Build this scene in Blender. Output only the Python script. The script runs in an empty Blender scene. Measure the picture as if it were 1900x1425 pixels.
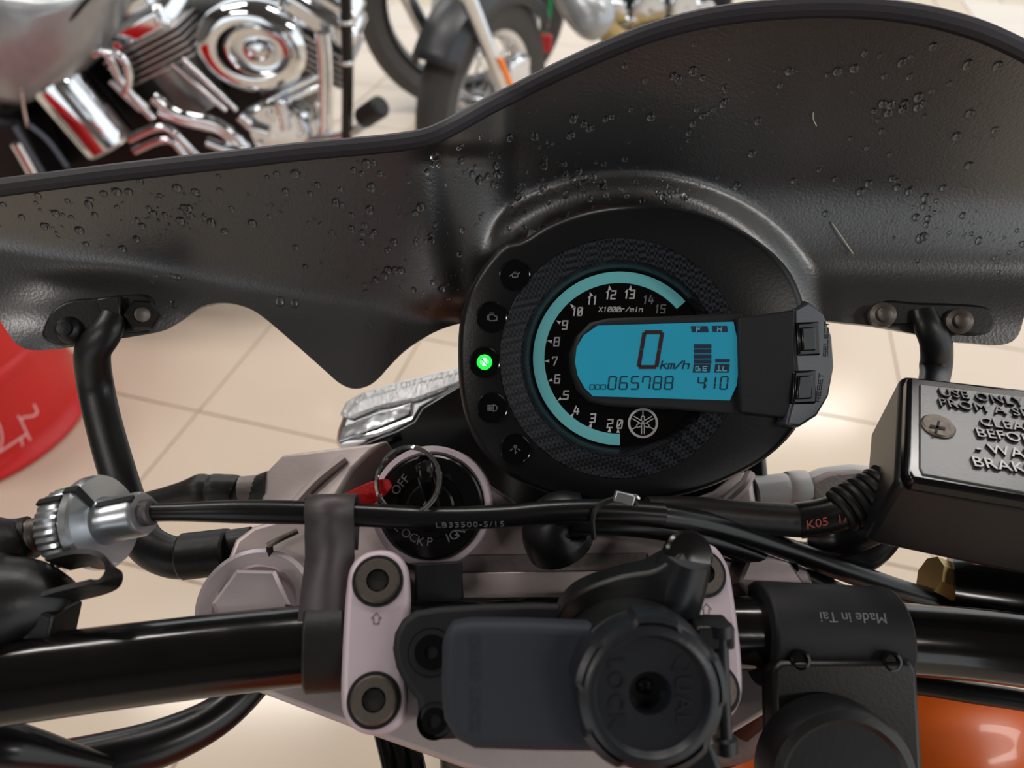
import bpy, bmesh, math, random
from mathutils import Vector, Matrix
from mathutils.geometry import delaunay_2d_cdt

random.seed(7)
SC = bpy.context.scene
COL = SC.collection

# ------------------------------------------------------------------ camera
FPX, CX, CY, CAMH = 1350.0, 950.0, 712.5, 1.2      # focal length in pixels of the 1900x1425 frame
Zw = Vector((.0209, .738, .6746)).normalized()       # world up / right / forward seen from the lens
Xw = (Vector((1, 0, 0)) - Zw * Zw.x).normalized()
Yw = Zw.cross(Xw)
CAM = Vector((0, 0, CAMH))
ROT = Matrix((Xw, Yw, Zw))


def W(p):
    return ROT @ Vector(p) + CAM


cd = bpy.data.cameras.new('camera')
cd.sensor_fit = 'HORIZONTAL'
cd.sensor_width = 36
cd.lens = 36 * FPX / 1900
cd.clip_start = .01
cd.dof.use_dof = True
cd.dof.focus_distance = .287
cd.dof.aperture_fstop = 10.0
cam = bpy.data.objects.new('camera', cd)
COL.objects.link(cam)
cam.matrix_world = Matrix.Translation(CAM) @ ROT.to_4x4()
SC.camera = cam

# ------------------------------------------------------------------ light and exposure
SC.view_settings.view_transform = 'Standard'
SC.view_settings.look = 'None'
SC.view_settings.gamma = 1
SC.view_settings.use_curve_mapping = False
SC.view_settings.exposure = 0.15
world = bpy.data.worlds.new('world')
SC.world = world
world.use_nodes = True
bg = world.node_tree.nodes['Background']
bg.inputs[0].default_value = (.93, .97, 1, 1)
bg.inputs[1].default_value = 1.25
SC.cycles.max_bounces = 8
SC.cycles.diffuse_bounces = 3
SC.cycles.glossy_bounces = 4
SC.cycles.transmission_bounces = 6
SC.cycles.caustics_reflective = False
SC.cycles.caustics_refractive = False


def area(name, loc, size, energy, col, rot=(0, 0, 0)):
    l = bpy.data.lights.new(name, 'AREA')
    l.shape = 'RECTANGLE'
    l.size, l.size_y = size
    l.energy = energy
    l.color = col
    o = bpy.data.objects.new(name, l)
    COL.objects.link(o)
    o.location = loc
    o.rotation_euler = rot
    return o


LAMPS = [(-2.2, -1.6), (2.4, -1.6), (-2.2, .6), (-1.6, 2.1), (0.1, 2.1), (2.0, 2.2), (-2.2, 4.6), (0.2, 4.6), (2.6, 4.6)]  # lamps out of view; the row over the motorcycles is placed for highlights
for x, y in LAMPS:
    area('ceiling_lamp_light', (x, y, 3.28), (1.15, .28), 26, (1, .95, .9))


# ------------------------------------------------------------------ materials
def lin(c):
    return tuple((v / 255 / 12.92) if v / 255 <= .04045 else ((v / 255 + .055) / 1.055) ** 2.4 for v in c) + (1,)


MATS = {}


def mat(name, col, rough=.5, metal=0, col2=None, nscale=40, bump=0, bscale=200, coat=0, emit=None, estr=1, spec=.5,
        trans=0, ior=1.45, rvar=0, detail=4, carbon=0, alpha=1, stretch=None):
    m = bpy.data.materials.new(name)
    m.use_nodes = True
    nt = m.node_tree
    N = nt.nodes
    b = N['Principled BSDF']
    b.inputs['Base Color'].default_value = lin(col)
    b.inputs['Roughness'].default_value = rough
    b.inputs['Metallic'].default_value = metal
    b.inputs['Specular IOR Level'].default_value = spec
    b.inputs['IOR'].default_value = ior
    b.inputs['Transmission Weight'].default_value = trans
    b.inputs['Coat Weight'].default_value = coat
    b.inputs['Coat Roughness'].default_value = .04
    b.inputs['Alpha'].default_value = alpha
    if emit:
        b.inputs['Emission Color'].default_value = lin(emit)
        b.inputs['Emission Strength'].default_value = estr
    tc = N.new('ShaderNodeTexCoord')
    src = tc.outputs['Object']
    if stretch:
        mp = N.new('ShaderNodeMapping')
        mp.inputs['Scale'].default_value = stretch
        nt.links.new(src, mp.inputs[0])
        src = mp.outputs[0]
    n = N.new('ShaderNodeTexNoise')
    n.inputs['Scale'].default_value = nscale
    n.inputs['Detail'].default_value = detail
    nt.links.new(src, n.inputs['Vector'])
    mx = N.new('ShaderNodeMix')
    mx.data_type = 'RGBA'
    mx.inputs['A'].default_value = lin(col)
    mx.inputs['B'].default_value = lin(col2 or tuple(min(255, v * 1.12 + 2) for v in col))
    nt.links.new(n.outputs['Fac'], mx.inputs['Factor'])
    nt.links.new(mx.outputs['Result'], b.inputs['Base Color'])
    if rvar:
        mr = N.new('ShaderNodeMapRange')
        mr.inputs['To Min'].default_value = max(0, rough - rvar)
        mr.inputs['To Max'].default_value = rough + rvar
        nt.links.new(n.outputs['Fac'], mr.inputs['Value'])
        nt.links.new(mr.outputs[0], b.inputs['Roughness'])
    if bump or carbon:
        bp = N.new('ShaderNodeBump')
        if carbon:
            ck = N.new('ShaderNodeTexChecker')
            ck.inputs['Scale'].default_value = carbon
            mp = N.new('ShaderNodeMapping')
            mp.inputs['Rotation'].default_value = (.5, .2, .6)
            nt.links.new(tc.outputs['Object'], mp.inputs[0])
            nt.links.new(mp.outputs[0], ck.inputs['Vector'])
            nt.links.new(ck.outputs['Fac'], bp.inputs['Height'])
            nt.links.new(ck.outputs['Fac'], mx.inputs['Factor'])
            mx.inputs['B'].default_value = lin((40, 43, 49))
            bp.inputs['Strength'].default_value = .6
            bp.inputs['Distance'].default_value = .0006
        else:
            n2 = N.new('ShaderNodeTexNoise')
            n2.inputs['Scale'].default_value = bscale
            nt.links.new(src, n2.inputs['Vector'])
            nt.links.new(n2.outputs['Fac'], bp.inputs['Height'])
            bp.inputs['Strength'].default_value = bump
            bp.inputs['Distance'].default_value = .001
        nt.links.new(bp.outputs[0], b.inputs['Normal'])
    MATS[name] = m
    return m


mat('screen_black', (21, 21, 22), .36, col2=(27, 26, 26), nscale=20, bump=.1, bscale=900, spec=1.0, ior=1.8, rvar=.05)
mat('rim_black', (40, 37, 42), .55, spec=.4)
mat('gloss_black', (9, 9, 10), .18, rvar=.05, spec=.5)
mat('bar_black', (12, 11, 11), .16, rvar=.08, nscale=60, bump=.05, bscale=120, spec=.6)
mat('satin_black', (17, 17, 18), .38, bump=.05, bscale=800)
mat('matte_black', (26, 26, 28), .6, bump=.1, bscale=1500, spec=.35)
mat('rubber', (20, 19, 19), .45, bump=.15, bscale=300, spec=.4, rvar=.08)
mat('hose_black', (13, 13, 14), .28, rvar=.06, spec=.5)
mat('slate_plastic', (38, 41, 48), .62, bump=.08, bscale=1200, spec=.35)
mat('knob_black', (24, 26, 30), .34, bump=.05, bscale=700)
mat('pod_black', (30, 32, 36), .36, bump=.08, bscale=1500)
mat('pod_gloss', (44, 48, 55), .3, bump=.06, bscale=1500, spec=.8)
mat('lid_black_sheen', (58, 60, 62), .32, bump=.05, bscale=700, spec=.9)  # lid plastic lightened, its sheen put into the colour
mat('alloy', (196, 182, 180), .5, .55, col2=(172, 160, 158), nscale=90, bump=.06, bscale=1200, rvar=.08)
mat('alloy_pink', (194, 178, 186), .5, .3, col2=(187, 171, 179), nscale=60, bump=.04, bscale=900)
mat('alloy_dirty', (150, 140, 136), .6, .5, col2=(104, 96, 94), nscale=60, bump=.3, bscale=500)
mat('cap_alloy', (222, 210, 214), .26, .7, nscale=30, rvar=.06)
mat('zinc', (200, 205, 210), .3, .9, col2=(182, 186, 190), nscale=80, rvar=.08)
mat('strap_steel', (92, 86, 86), .5, .6, col2=(76, 70, 72), nscale=120)
mat('bolt_steel', (122, 114, 106), .45, .8, col2=(84, 77, 72), nscale=500, rvar=.1)
mat('dark_hole', (7, 7, 7), .6)
mat('carbon', (9, 9, 11), .36, carbon=800, spec=.3)
mat('carbon_cone_lit', (14, 15, 18), .3, carbon=1000, spec=.6)  # lighter copy of carbon, the cone's bluish reflection put into the colour
mat('cluster_black', (14, 14, 15), .34, bump=.05, bscale=900, spec=.35)
mat('dial_black', (7, 7, 8), .1, spec=.5)
mat('print_white', (188, 186, 188), .6)
mat('print_grey', (96, 96, 98), .6)
mat('teal_arc', (96, 160, 162), .3, emit=(80, 150, 156), estr=.2, coat=.3)
mat('lcd_teal', (24, 104, 128), .2, emit=(40, 136, 158), estr=.42, coat=.6)
mat('lcd_dark', (16, 40, 62), .4)
mat('lcd_reflection_red', (48, 22, 32), .4)  # dark digit colour with a red reflection mixed in
mat('lcd_text', (90, 140, 160), .4, emit=(60, 120, 140), estr=.3)
mat('neutral_green', (30, 200, 40), .3, emit=(20, 255, 50), estr=2.2)
mat('neutral_hot', (160, 255, 170), .3, emit=(120, 255, 140), estr=3.0)
mat('green_dark', (10, 90, 15), .4)
mat('orange_paint', (222, 92, 18), .3, 0, col2=(232, 106, 26), nscale=12, coat=.12)
mat('lens_clear', (235, 235, 238), .15, trans=.45, bump=.5, bscale=160, stretch=(4, 1, 1))
mat('chrome', (215, 218, 222), .06, 1)
mat('chrome_soft', (205, 208, 212), .16, 1)
mat('reflector_chrome', (200, 202, 206), .12, 1, bump=.6, bscale=70)
mat('indicator_grey', (176, 174, 172), .4, bump=.05)
mat('red_tag', (176, 18, 20), .6, bump=.4, bscale=700)
mat('red_plastic', (208, 30, 30), .3, col2=(196, 24, 26), nscale=4)
mat('white_ink', (240, 180, 185), .6)
mat('engine_dark', (22, 22, 24), .45, .3)
mat('fin_metal', (165, 162, 160), .35, .9)
mat('grey_paint', (150, 153, 156), .3, .4, coat=.4)
mat('tyre', (66, 64, 63), .75, bump=.4, bscale=60)
mat('fender_black', (44, 46, 50), .35)
mat('orange_reflector', (240, 120, 20), .3, emit=(240, 110, 10), estr=.15)
mat('blue_tyre', (84, 92, 104), .6)
mat('green_rim', (20, 140, 90), .4)
mat('red_part', (190, 40, 50), .4)
mat('brass_fit', (150, 128, 80), .4, .7)
mat('water', (245, 248, 250), .01, trans=1, ior=1.4, spec=.8)
mat('tile', (214, 199, 181), .16, col2=(206, 190, 171), nscale=3, rvar=.05, spec=.5)
mat('grout', (150, 138, 122), .8)
mat('wall_paint', (96, 92, 90), .8)
mat('ceiling_paint', (74, 72, 72), .9)
mat('lamp_white', (230, 230, 228), .4)
mat('hair', (200, 195, 180), .5)
mat('ink_red', (140, 60, 50), .6)
mat('foil', (110, 116, 128), .3, .8, bump=.8, bscale=60)

# ------------------------------------------------------------------ builders
ORG = {}


def C(px, py, d):
    return Vector(((px - CX) / FPX * d, (CY - py) / FPX * d, -d))


def mesh(name, verts, faces, m, parent=None, smooth=True, cam=True, bevel=0, bseg=2, sharp=35, solid=0, recalc=True, **tags):
    vs = [W(v) for v in verts] if cam else [Vector(v) for v in verts]
    c = sum(vs, Vector()) / len(vs)
    me = bpy.data.meshes.new(name)
    me.from_pydata([tuple(v - c) for v in vs], [], faces)
    if recalc:
        bm = bmesh.new()
        bm.from_mesh(me)
        bmesh.ops.recalc_face_normals(bm, faces=bm.faces)
        bm.to_mesh(me)
        bm.free()
    if smooth:
        me.polygons.foreach_set('use_smooth', [True] * len(me.polygons))
        me.set_sharp_from_angle(angle=math.radians(sharp))
    me.materials.append(MATS[m])
    o = bpy.data.objects.new(name, me)
    COL.objects.link(o)
    o.location = c - (ORG[parent.name] if parent else Vector())
    if parent:
        o.parent = parent
    ORG[o.name] = c
    if solid:
        s = o.modifiers.new('thickness', 'SOLIDIFY')
        s.thickness = solid
        s.offset = 0
    if bevel:
        b = o.modifiers.new('bevel', 'BEVEL')
        b.width = bevel
        b.segments = bseg
        b.limit_method = 'ANGLE'
        b.angle_limit = math.radians(40)
        b.harden_normals = False
    for k, v in tags.items():
        o[k] = v
    return o


def empty(name, loc, **tags):
    o = bpy.data.objects.new(name, None)
    COL.objects.link(o)
    o.empty_display_size = .05
    o.location = loc
    ORG[o.name] = Vector(loc)
    for k, v in tags.items():
        o[k] = v
    return o


def catmull(pts, n=6, closed=False):
    pts = [Vector(p) for p in pts]
    L = len(pts)
    out = []
    rng = range(L if closed else L - 1)
    for i in rng:
        if closed:
            p0, p1, p2, p3 = pts[i - 1], pts[i], pts[(i + 1) % L], pts[(i + 2) % L]
        else:
            p1, p2 = pts[i], pts[i + 1]
            p0 = pts[i - 1] if i else p1 * 2 - p2
            p3 = pts[i + 2] if i + 2 < L else p2 * 2 - p1
        for k in range(n):
            t = k / n
            out.append(.5 * (2 * p1 + (p2 - p0) * t + (2 * p0 - 5 * p1 + 4 * p2 - p3) * t * t + (3 * p1 - p0 - 3 * p2 + p3) * t ** 3))
    if not closed:
        out.append(pts[-1])
    return out


def frames(P, up=None):
    res = []
    nrm = None
    for i, p in enumerate(P):
        t = (P[min(i + 1, len(P) - 1)] - P[max(i - 1, 0)]).normalized()
        if nrm is None:
            a = Vector(up) if up else (Vector((0, 0, 1)) if abs(t.z) < .9 else Vector((0, 1, 0)))
            nrm = (a - t * a.dot(t)).normalized()
        else:
            a = Vector(up) if up else nrm
            nrm = (a - t * a.dot(t)).normalized()
        res.append((p, nrm, t.cross(nrm).normalized(), t))
    return res


def sweep(name, pts, section, m, parent=None, n=6, up=None, cam=True, scale=None, cap=True, **kw):
    """section: list of (a, b) offsets along normal / binormal; scale: list per control point"""
    P = catmull(pts, n) if n > 1 else [Vector(p) for p in pts]
    if scale is not None:
        S = [v.x for v in catmull([Vector((s, 0, 0)) for s in scale], n)] if n > 1 else scale
    else:
        S = [1] * len(P)
    V, F = [], []
    K = len(section)
    for (p, a, b, t), s in zip(frames(P, up), S):
        for (x, y) in section:
            V.append(p + a * x * s + b * y * s)
    for i in range(len(P) - 1):
        for k in range(K):
            k2 = (k + 1) % K
            F.append((i * K + k, i * K + k2, (i + 1) * K + k2, (i + 1) * K + k))
    if cap:
        F.append(tuple(range(K)))
        F.append(tuple((len(P) - 1) * K + k for k in range(K)))
    return mesh(name, V, F, m, parent, cam=cam, **kw)


def circ(r, seg=16):
    return [(r * math.cos(2 * math.pi * k / seg), r * math.sin(2 * math.pi * k / seg)) for k in range(seg)]


def tube(name, pts, r, m, parent=None, seg=16, n=6, **kw):
    if isinstance(r, (list, tuple)):
        return sweep(name, pts, circ(1, seg), m, parent, n, scale=list(r), **kw)
    return sweep(name, pts, circ(r, seg), m, parent, n, **kw)


def basis(axis, xh=None):
    a = Vector(axis).normalized()
    h = Vector(xh) if xh else (Vector((1, 0, 0)) if abs(a.x) < .9 else Vector((0, 1, 0)))
    x = (h - a * h.dot(a)).normalized()
    return x, a.cross(x), a


def lathe(name, c, axis, prof, m, parent=None, seg=40, cam=True, cap=True, poly=None, a0=0, a1=2 * math.pi, **kw):
    """prof: (radius, height along axis); poly: radius factor as function of angle"""
    x, y, a = basis(axis)
    c = Vector(c)
    full = abs(a1 - a0 - 2 * math.pi) < 1e-6
    K = seg if full else seg + 1
    V, F = [], []
    for (r, h) in prof:
        for k in range(K):
            t = a0 + (a1 - a0) * k / seg
            rr = r * (poly(t) if poly else 1)
            V.append(c + a * h + x * rr * math.cos(t) + y * rr * math.sin(t))
    for i in range(len(prof) - 1):
        for k in range(seg):
            k2 = (k + 1) % K
            F.append((i * K + k, i * K + k2, (i + 1) * K + k2, (i + 1) * K + k))
    if cap and full:
        F.append(tuple(range(K)))
        F.append(tuple((len(prof) - 1) * K + k for k in range(K)))
    return mesh(name, V, F, m, parent, cam=cam, **kw)


def loft(name, rings, m, parent=None, cap0=False, cap1=False, **kw):
    K = len(rings[0])
    V = [p for r in rings for p in r]
    F = []
    for i in range(len(rings) - 1):
        for k in range(K):
            k2 = (k + 1) % K
            F.append((i * K + k, i * K + k2, (i + 1) * K + k2, (i + 1) * K + k))
    if cap0:
        F.append(tuple(range(K)))
    if cap1:
        F.append(tuple((len(rings) - 1) * K + k for k in range(K)))
    return mesh(name, V, F, m, parent, **kw)


class Plane:
    def __init__(s, p, n, cam=True):
        s.n = Vector(n).normalized()
        s.c = s.n.dot(Vector(p))

    def hit(s, px, py, h=0):
        r = Vector(((px - CX) / FPX, (CY - py) / FPX, -1))
        return r * ((s.c + h) / s.n.dot(r))


def prism(name, pts, pl, h, thick, m, parent=None, bevel=0, curve=0, **kw):
    """outline read on plane pl at height h, solid down to h - thick"""
    if curve:
        pts = [(v.x, v.y) for v in catmull([Vector((a, b, 0)) for a, b in pts], curve, closed=True)]
    T = [pl.hit(a, b, h) for a, b in pts]
    B = [p - pl.n * thick for p in T]
    K = len(T)
    F = [tuple(range(K)), tuple(range(2 * K - 1, K - 1, -1))]
    F += [(k, (k + 1) % K, K + (k + 1) % K, K + k) for k in range(K)]
    return mesh(name, T + B, F, m, parent, bevel=bevel, **kw)


def box(name, c, ex, ey, ez, m, parent=None, cam=True, bevel=.001, **kw):
    """c centre, ex/ey/ez half-extent vectors"""
    c, ex, ey, ez = Vector(c), Vector(ex), Vector(ey), Vector(ez)
    V = [c + ex * a + ey * b + ez * d for d in (-1, 1) for b in (-1, 1) for a in (-1, 1)]
    F = [(0, 1, 3, 2), (4, 5, 7, 6), (0, 1, 5, 4), (2, 3, 7, 6), (0, 2, 6, 4), (1, 3, 7, 5)]
    return mesh(name, V, F, m, parent, cam=cam, bevel=bevel, **kw)


def skin(name, outline, depth, step, m, parent=None, thick=.0028, curve=6, **kw):
    """a moulded sheet: outline and depth field, given real thickness"""
    o2 = [Vector((v.x, v.y)) for v in catmull([Vector((a, b, 0)) for a, b in outline], curve, closed=True)]
    K = len(o2)
    xs = [p.x for p in o2]
    ys = [p.y for p in o2]
    pts = list(o2)

    def inside(x, y):
        r = False
        j = K - 1
        for i in range(K):
            if (o2[i].y > y) != (o2[j].y > y) and x < (o2[j].x - o2[i].x) * (y - o2[i].y) / (o2[j].y - o2[i].y) + o2[i].x:
                r = not r
            j = i
        return r
    y = min(ys)
    row = 0
    while y < max(ys):
        x = min(xs) + (step / 2 if row % 2 else 0)
        while x < max(xs):
            if inside(x, y) and min((p.x - x) ** 2 + (p.y - y) ** 2 for p in o2) > (step * .5) ** 2:
                pts.append(Vector((x, y)))
            x += step
        y += step * .87
        row += 1
    res = delaunay_2d_cdt(pts, [(i, (i + 1) % K) for i in range(K)], [], 1, 1e-5)
    V, Bk = [], []
    for p in res[0]:
        e = 4
        v = C(p.x, p.y, depth(p.x, p.y))
        a = C(p.x + e, p.y, depth(p.x + e, p.y)) - C(p.x - e, p.y, depth(p.x - e, p.y))
        b = C(p.x, p.y + e, depth(p.x, p.y + e)) - C(p.x, p.y - e, depth(p.x, p.y - e))
        n_ = a.cross(b).normalized()
        n_ = n_ if n_.z > 0 else -n_
        V.append(v + n_ * thick / 2)
        Bk.append(v - n_ * thick / 2)
    N0 = len(V)
    F = [tuple(f) for f in res[2]]
    cnt = {}
    for f in F:
        for i in range(len(f)):
            k = (f[i], f[(i + 1) % len(f)])
            cnt[tuple(sorted(k))] = cnt.get(tuple(sorted(k)), []) + [k]
    rim = [v[0] for v in cnt.values() if len(v) == 1]
    F2 = F + [tuple(N0 + i for i in reversed(f)) for f in F] + [(a, b, N0 + b, N0 + a) for a, b in rim]
    return mesh(name, V + Bk, F2, m, parent, sharp=50, **kw), inside


def text(name, s, c, xd, nrm, size, m, parent=None, ext=.0003, spacing=1.0, align='CENTER', **kw):
    cu = bpy.data.curves.new('t', 'FONT')
    cu.body = s
    cu.size = size
    cu.align_x = align
    cu.align_y = 'CENTER'
    cu.extrude = ext
    cu.space_character = spacing
    cu.resolution_u = 3
    ob = bpy.data.objects.new('t', cu)
    COL.objects.link(ob)
    me = bpy.data.meshes.new_from_object(ob.evaluated_get(bpy.context.evaluated_depsgraph_get()))
    z = Vector(nrm).normalized()
    x = Vector(xd)
    x = (x - z * x.dot(z)).normalized()
    y = z.cross(x)
    V = [Vector(c) + x * v.co.x + y * v.co.y + z * v.co.z for v in me.vertices]
    F = [tuple(p.vertices) for p in me.polygons]
    bpy.data.objects.remove(ob)
    bpy.data.curves.remove(cu)
    bpy.data.meshes.remove(me)
    return mesh(name, V, F, m, parent, smooth=False, recalc=False, **kw)


# square stroke letters for the dials, on a 1 x 1.6 cell
ST = {'0': [[(0, .15), (.15, 0), (.85, 0), (1, .15), (1, 1.45), (.85, 1.6), (.15, 1.6), (0, 1.45), (0, .15)], [(.2, .3), (.8, 1.3)]],
      'O': [[(0, 0), (1, 0), (1, 1.6), (0, 1.6), (0, 0)]], 'D': [[(0, 0), (.8, 0), (1, .2), (1, 1.4), (.8, 1.6), (0, 1.6), (0, 0)]],
      '1': [[(.2, 1.3), (.5, 1.6), (.5, 0)]],
      '2': [[(0, 1.6), (1, 1.6), (1, .85), (0, .75), (0, 0), (1, 0)]],
      '3': [[(0, 1.6), (1, 1.6), (1, 0), (0, 0)], [(.2, .8), (1, .8)]],
      '4': [[(.3, 1.6), (0, .5), (1, .5)], [(.75, 1.1), (.75, 0)]],
      '5': [[(1, 1.6), (0, 1.6), (0, .85), (1, .85), (1, 0), (0, 0)]],
      '6': [[(.9, 1.6), (0, 1.6), (0, 0), (1, 0), (1, .85), (0, .85)]],
      '7': [[(0, 1.3), (0, 1.6), (1, 1.6), (.5, 0)]],
      '8': [[(0, 0), (1, 0), (1, 1.6), (0, 1.6), (0, 0)], [(0, .8), (1, .8)]],
      '9': [[(1, .75), (0, .75), (0, 1.6), (1, 1.6), (1, 0), (.1, 0)]],
      'X': [[(0, 0), (1, 1.6)], [(0, 1.6), (1, 0)]], 'r': [[(0, 0), (0, 1), (.8, 1)]], '/': [[(0, 0), (1, 1.6)]],
      'm': [[(0, 0), (0, 1), (1, 1), (1, 0)], [(.5, 1), (.5, 0)]], 'i': [[(.5, 0), (.5, 1)], [(.5, 1.35), (.5, 1.6)]],
      'n': [[(0, 0), (0, 1), (1, 1), (1, 0)]], 'k': [[(0, 0), (0, 1.6)], [(0, .55), (.9, 1.05)], [(.3, .7), (1, 0)]],
      'h': [[(0, 0), (0, 1.6)], [(0, 1), (1, 1), (1, 0)]], 'E': [[(1, 1.6), (0, 1.6), (0, 0), (1, 0)], [(0, .8), (.8, .8)]],
      'L': [[(0, 1.6), (0, 0), (1, 0)]], 'F': [[(0, 0), (0, 1.6), (1, 1.6)], [(0, .8), (.8, .8)]],
      'H': [[(0, 0), (0, 1.6)], [(1, 0), (1, 1.6)], [(0, .8), (1, .8)]], 'N': [[(0, 0), (0, 1.6), (1, 0), (1, 1.6)]],
      'S': [[(1, 1.6), (0, 1.6), (0, .8), (1, .8), (1, 0), (0, 0)]], 'C': [[(1, 1.6), (0, 1.6), (0, 0), (1, 0)]],
      'T': [[(0, 1.6), (1, 1.6)], [(.5, 1.6), (.5, 0)]], 'R': [[(0, 0), (0, 1.6), (1, 1.6), (1, .8), (0, .8)], [(.5, .8), (1, 0)]]}


def strokes_px(name, lines, w, pl, h, m, parent, thick=.0003, **kw):
    """polylines in pixels laid on a plane as raised ribbons of width w pixels"""
    V, F = [], []
    for ln in lines:
        ln = [Vector(p) for p in ln]
        for a, b in zip(ln, ln[1:]):
            t = (b - a)
            if t.length < 1e-6:
                continue
            t = t.normalized() * w / 2
            s = Vector((-t.y, t.x))
            q = [a - t * .9 + s, a - t * .9 - s, b + t * .9 - s, b + t * .9 + s]
            i = len(V)
            top = [pl.hit(p.x, p.y, h) for p in q]
            V += top + [p - pl.n * thick for p in top]
            F += [(i, i + 1, i + 2, i + 3), (i, i + 1, i + 5, i + 4), (i + 1, i + 2, i + 6, i + 5), (i + 2, i + 3, i + 7, i + 6), (i + 3, i, i + 4, i + 7)]
    return mesh(name, V, F, m, parent, smooth=False, **kw)


def glyphs(s, cx, cy, hgt, wid, gap, slant=.12, rot=0):
    """stroke text centred at pixel (cx, cy); returns polylines in pixels"""
    out = []
    tot = len(s) * wid + (len(s) - 1) * gap
    x0 = -tot / 2
    cr, sr = math.cos(rot), math.sin(rot)
    for ch in s:
        for ln in ST.get(ch, []):
            q = []
            for (a, b) in ln:
                X = x0 + a * wid + slant * (b - .8) * hgt / 1.6
                Y = -(b / 1.6 - .5) * hgt
                q.append((cx + X * cr - Y * sr, cy + X * sr + Y * cr))
            out.append(q)
        x0 += wid + gap
    return out


def seven(d, x, y, w, h, sl, t):
    """seven-segment digit, top-left (x, y); returns polylines with small gaps"""
    on = {'0': 'abcdef', '1': 'bc', '4': 'bcfg', '5': 'acdfg', '6': 'acdefg', '7': 'abcf', '8': 'abcdefg'}[d]
    P = {'a': ((0, 0), (1, 0)), 'b': ((1, 0), (1, .5)), 'c': ((1, .5), (1, 1)), 'd': ((0, 1), (1, 1)), 'e': ((0, .5), (0, 1)), 'f': ((0, 0), (0, .5)), 'g': ((0, .5), (1, .5))}
    out = []
    for s in on:
        (a, b), (c, e) = P[s]
        A = Vector((x + a * w + sl * (1 - b) * h, y + b * h))
        B = Vector((x + c * w + sl * (1 - e) * h, y + e * h))
        u = (B - A).normalized()
        out.append([tuple(A + u * t * .95), tuple(B - u * t * .95)])
    return out


# ------------------------------------------------------------------ the showroom
TA = math.radians(15)
TU, TW = Vector((math.cos(TA), -math.sin(TA), 0)), Vector((math.sin(TA), math.cos(TA), 0))
PITCH, U0, W0 = .4, -.59, .98
floor = mesh('floor', [(-7, -5, -.006), (9, -5, -.006), (9, 9, -.006), (-7, 9, -.006), (-7, -5, -.1), (9, -5, -.1), (9, 9, -.1), (-7, 9, -.1)],
             [(0, 1, 2, 3), (4, 5, 6, 7), (0, 1, 5, 4), (1, 2, 6, 5), (2, 3, 7, 6), (3, 0, 4, 7)], 'grout', None, smooth=False, cam=False, kind='structure')
tile_me = None
for i in range(-9, 11):
    for j in range(-4, 11):
        c = TU * (U0 + (i + .5) * PITCH) + TW * (W0 + (j + .5) * PITCH)
        if c.y < .1 - .4 or c.y > 4.6 or abs(c.x - .0) > .95 + .8 * max(c.y, 0):
            continue
        if tile_me is None:
            t = box('tile', c + Vector((0, 0, -.004)), TU * (PITCH / 2 - .0022), TW * (PITCH / 2 - .0022), (0, 0, .004), 'tile', floor, cam=False, bevel=.0012)
            tile_me = t.data
        else:
            t = bpy.data.objects.new('tile', tile_me)
            COL.objects.link(t)
            t.parent = floor
            t.location = c + Vector((0, 0, -.004)) - ORG['floor']
            b = t.modifiers.new('bevel', 'BEVEL')
            b.width = .0012
            b.segments = 2
# beyond the built tiles the slab carries the same tile pattern
gm = MATS['grout']
nt = gm.node_tree
br = nt.nodes.new('ShaderNodeTexBrick')
br.offset = 0
for k, v in (('Scale', 1.0), ('Mortar Size', .005), ('Brick Width', .4), ('Row Height', .4)):
    br.inputs[k].default_value = v
br.inputs['Color1'].default_value = lin((214, 199, 181))
br.inputs['Color2'].default_value = lin((210, 195, 176))
br.inputs['Mortar'].default_value = lin((150, 138, 122))
mp = nt.nodes.new('ShaderNodeMapping')
mp.inputs['Rotation'].default_value = (0, 0, TA)
tcg = nt.nodes.new('ShaderNodeTexCoord')
nt.links.new(tcg.outputs['Object'], mp.inputs[0])
nt.links.new(mp.outputs[0], br.inputs['Vector'])
nt.links.new(br.outputs['Color'], nt.nodes['Principled BSDF'].inputs['Base Color'])


def slab(name, lo, hi, m):
    lo, hi = Vector(lo), Vector(hi)
    e = (hi - lo) / 2
    return box(name, (lo + hi) / 2, (e.x, 0, 0), (0, e.y, 0), (0, 0, e.z), m, None, cam=False, bevel=0, smooth=False, kind='structure')


slab('ceiling', (-5, -3.6, 3.4), (3.5, 8, 3.5), 'ceiling_paint')
slab('wall_left', (-5.1, -3.6, -.1), (-5, 8, 3.5), 'wall_paint')
# unseen back wall; openings left and right shaped for the flyscreen's bright sides
slab('wall_back', (-5, -3.7, -.1), (-4, -3.6, 3.5), 'wall_paint')
slab('wall_back', (-4, -3.7, 2.3), (-1.1, -3.6, 3.5), 'wall_paint')
slab('wall_back', (-1.1, -3.7, -.1), (1.3, -3.6, 3.5), 'wall_paint')
slab('wall_back', (1.3, -3.7, 2.3), (3.5, -3.6, 3.5), 'wall_paint')

for i, (x, y) in enumerate(LAMPS):
    where = ['left of the pair nearest the back wall', 'right of the pair nearest the back wall', 'alone on the left side', 'left of the row over the motorcycles', 'middle of the row over the motorcycles', 'right of the row over the motorcycles', 'left of the farthest row', 'middle of the farthest row', 'right of the farthest row'][i]
    box('ceiling_lamp', (x, y, 3.345), (.6, 0, 0), (0, .16, 0), (0, 0, .055), 'lamp_white', None, cam=False, bevel=.01,
        label='long white ceiling lamp, ' + where, category='lamp', group='ceiling lamps')

# ------------------------------------------------------------------ the motorcycle in front
bike = empty('motorcycle', (0, .45, 0), label='black and orange motorcycle whose handlebar, round dial and black flyscreen fill the view', category='motorcycle')


# -- flyscreen
def sstep(a, b, x):
    t = max(0, min(1, (x - a) / (b - a)))
    return t * t * (3 - 2 * t)


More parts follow.
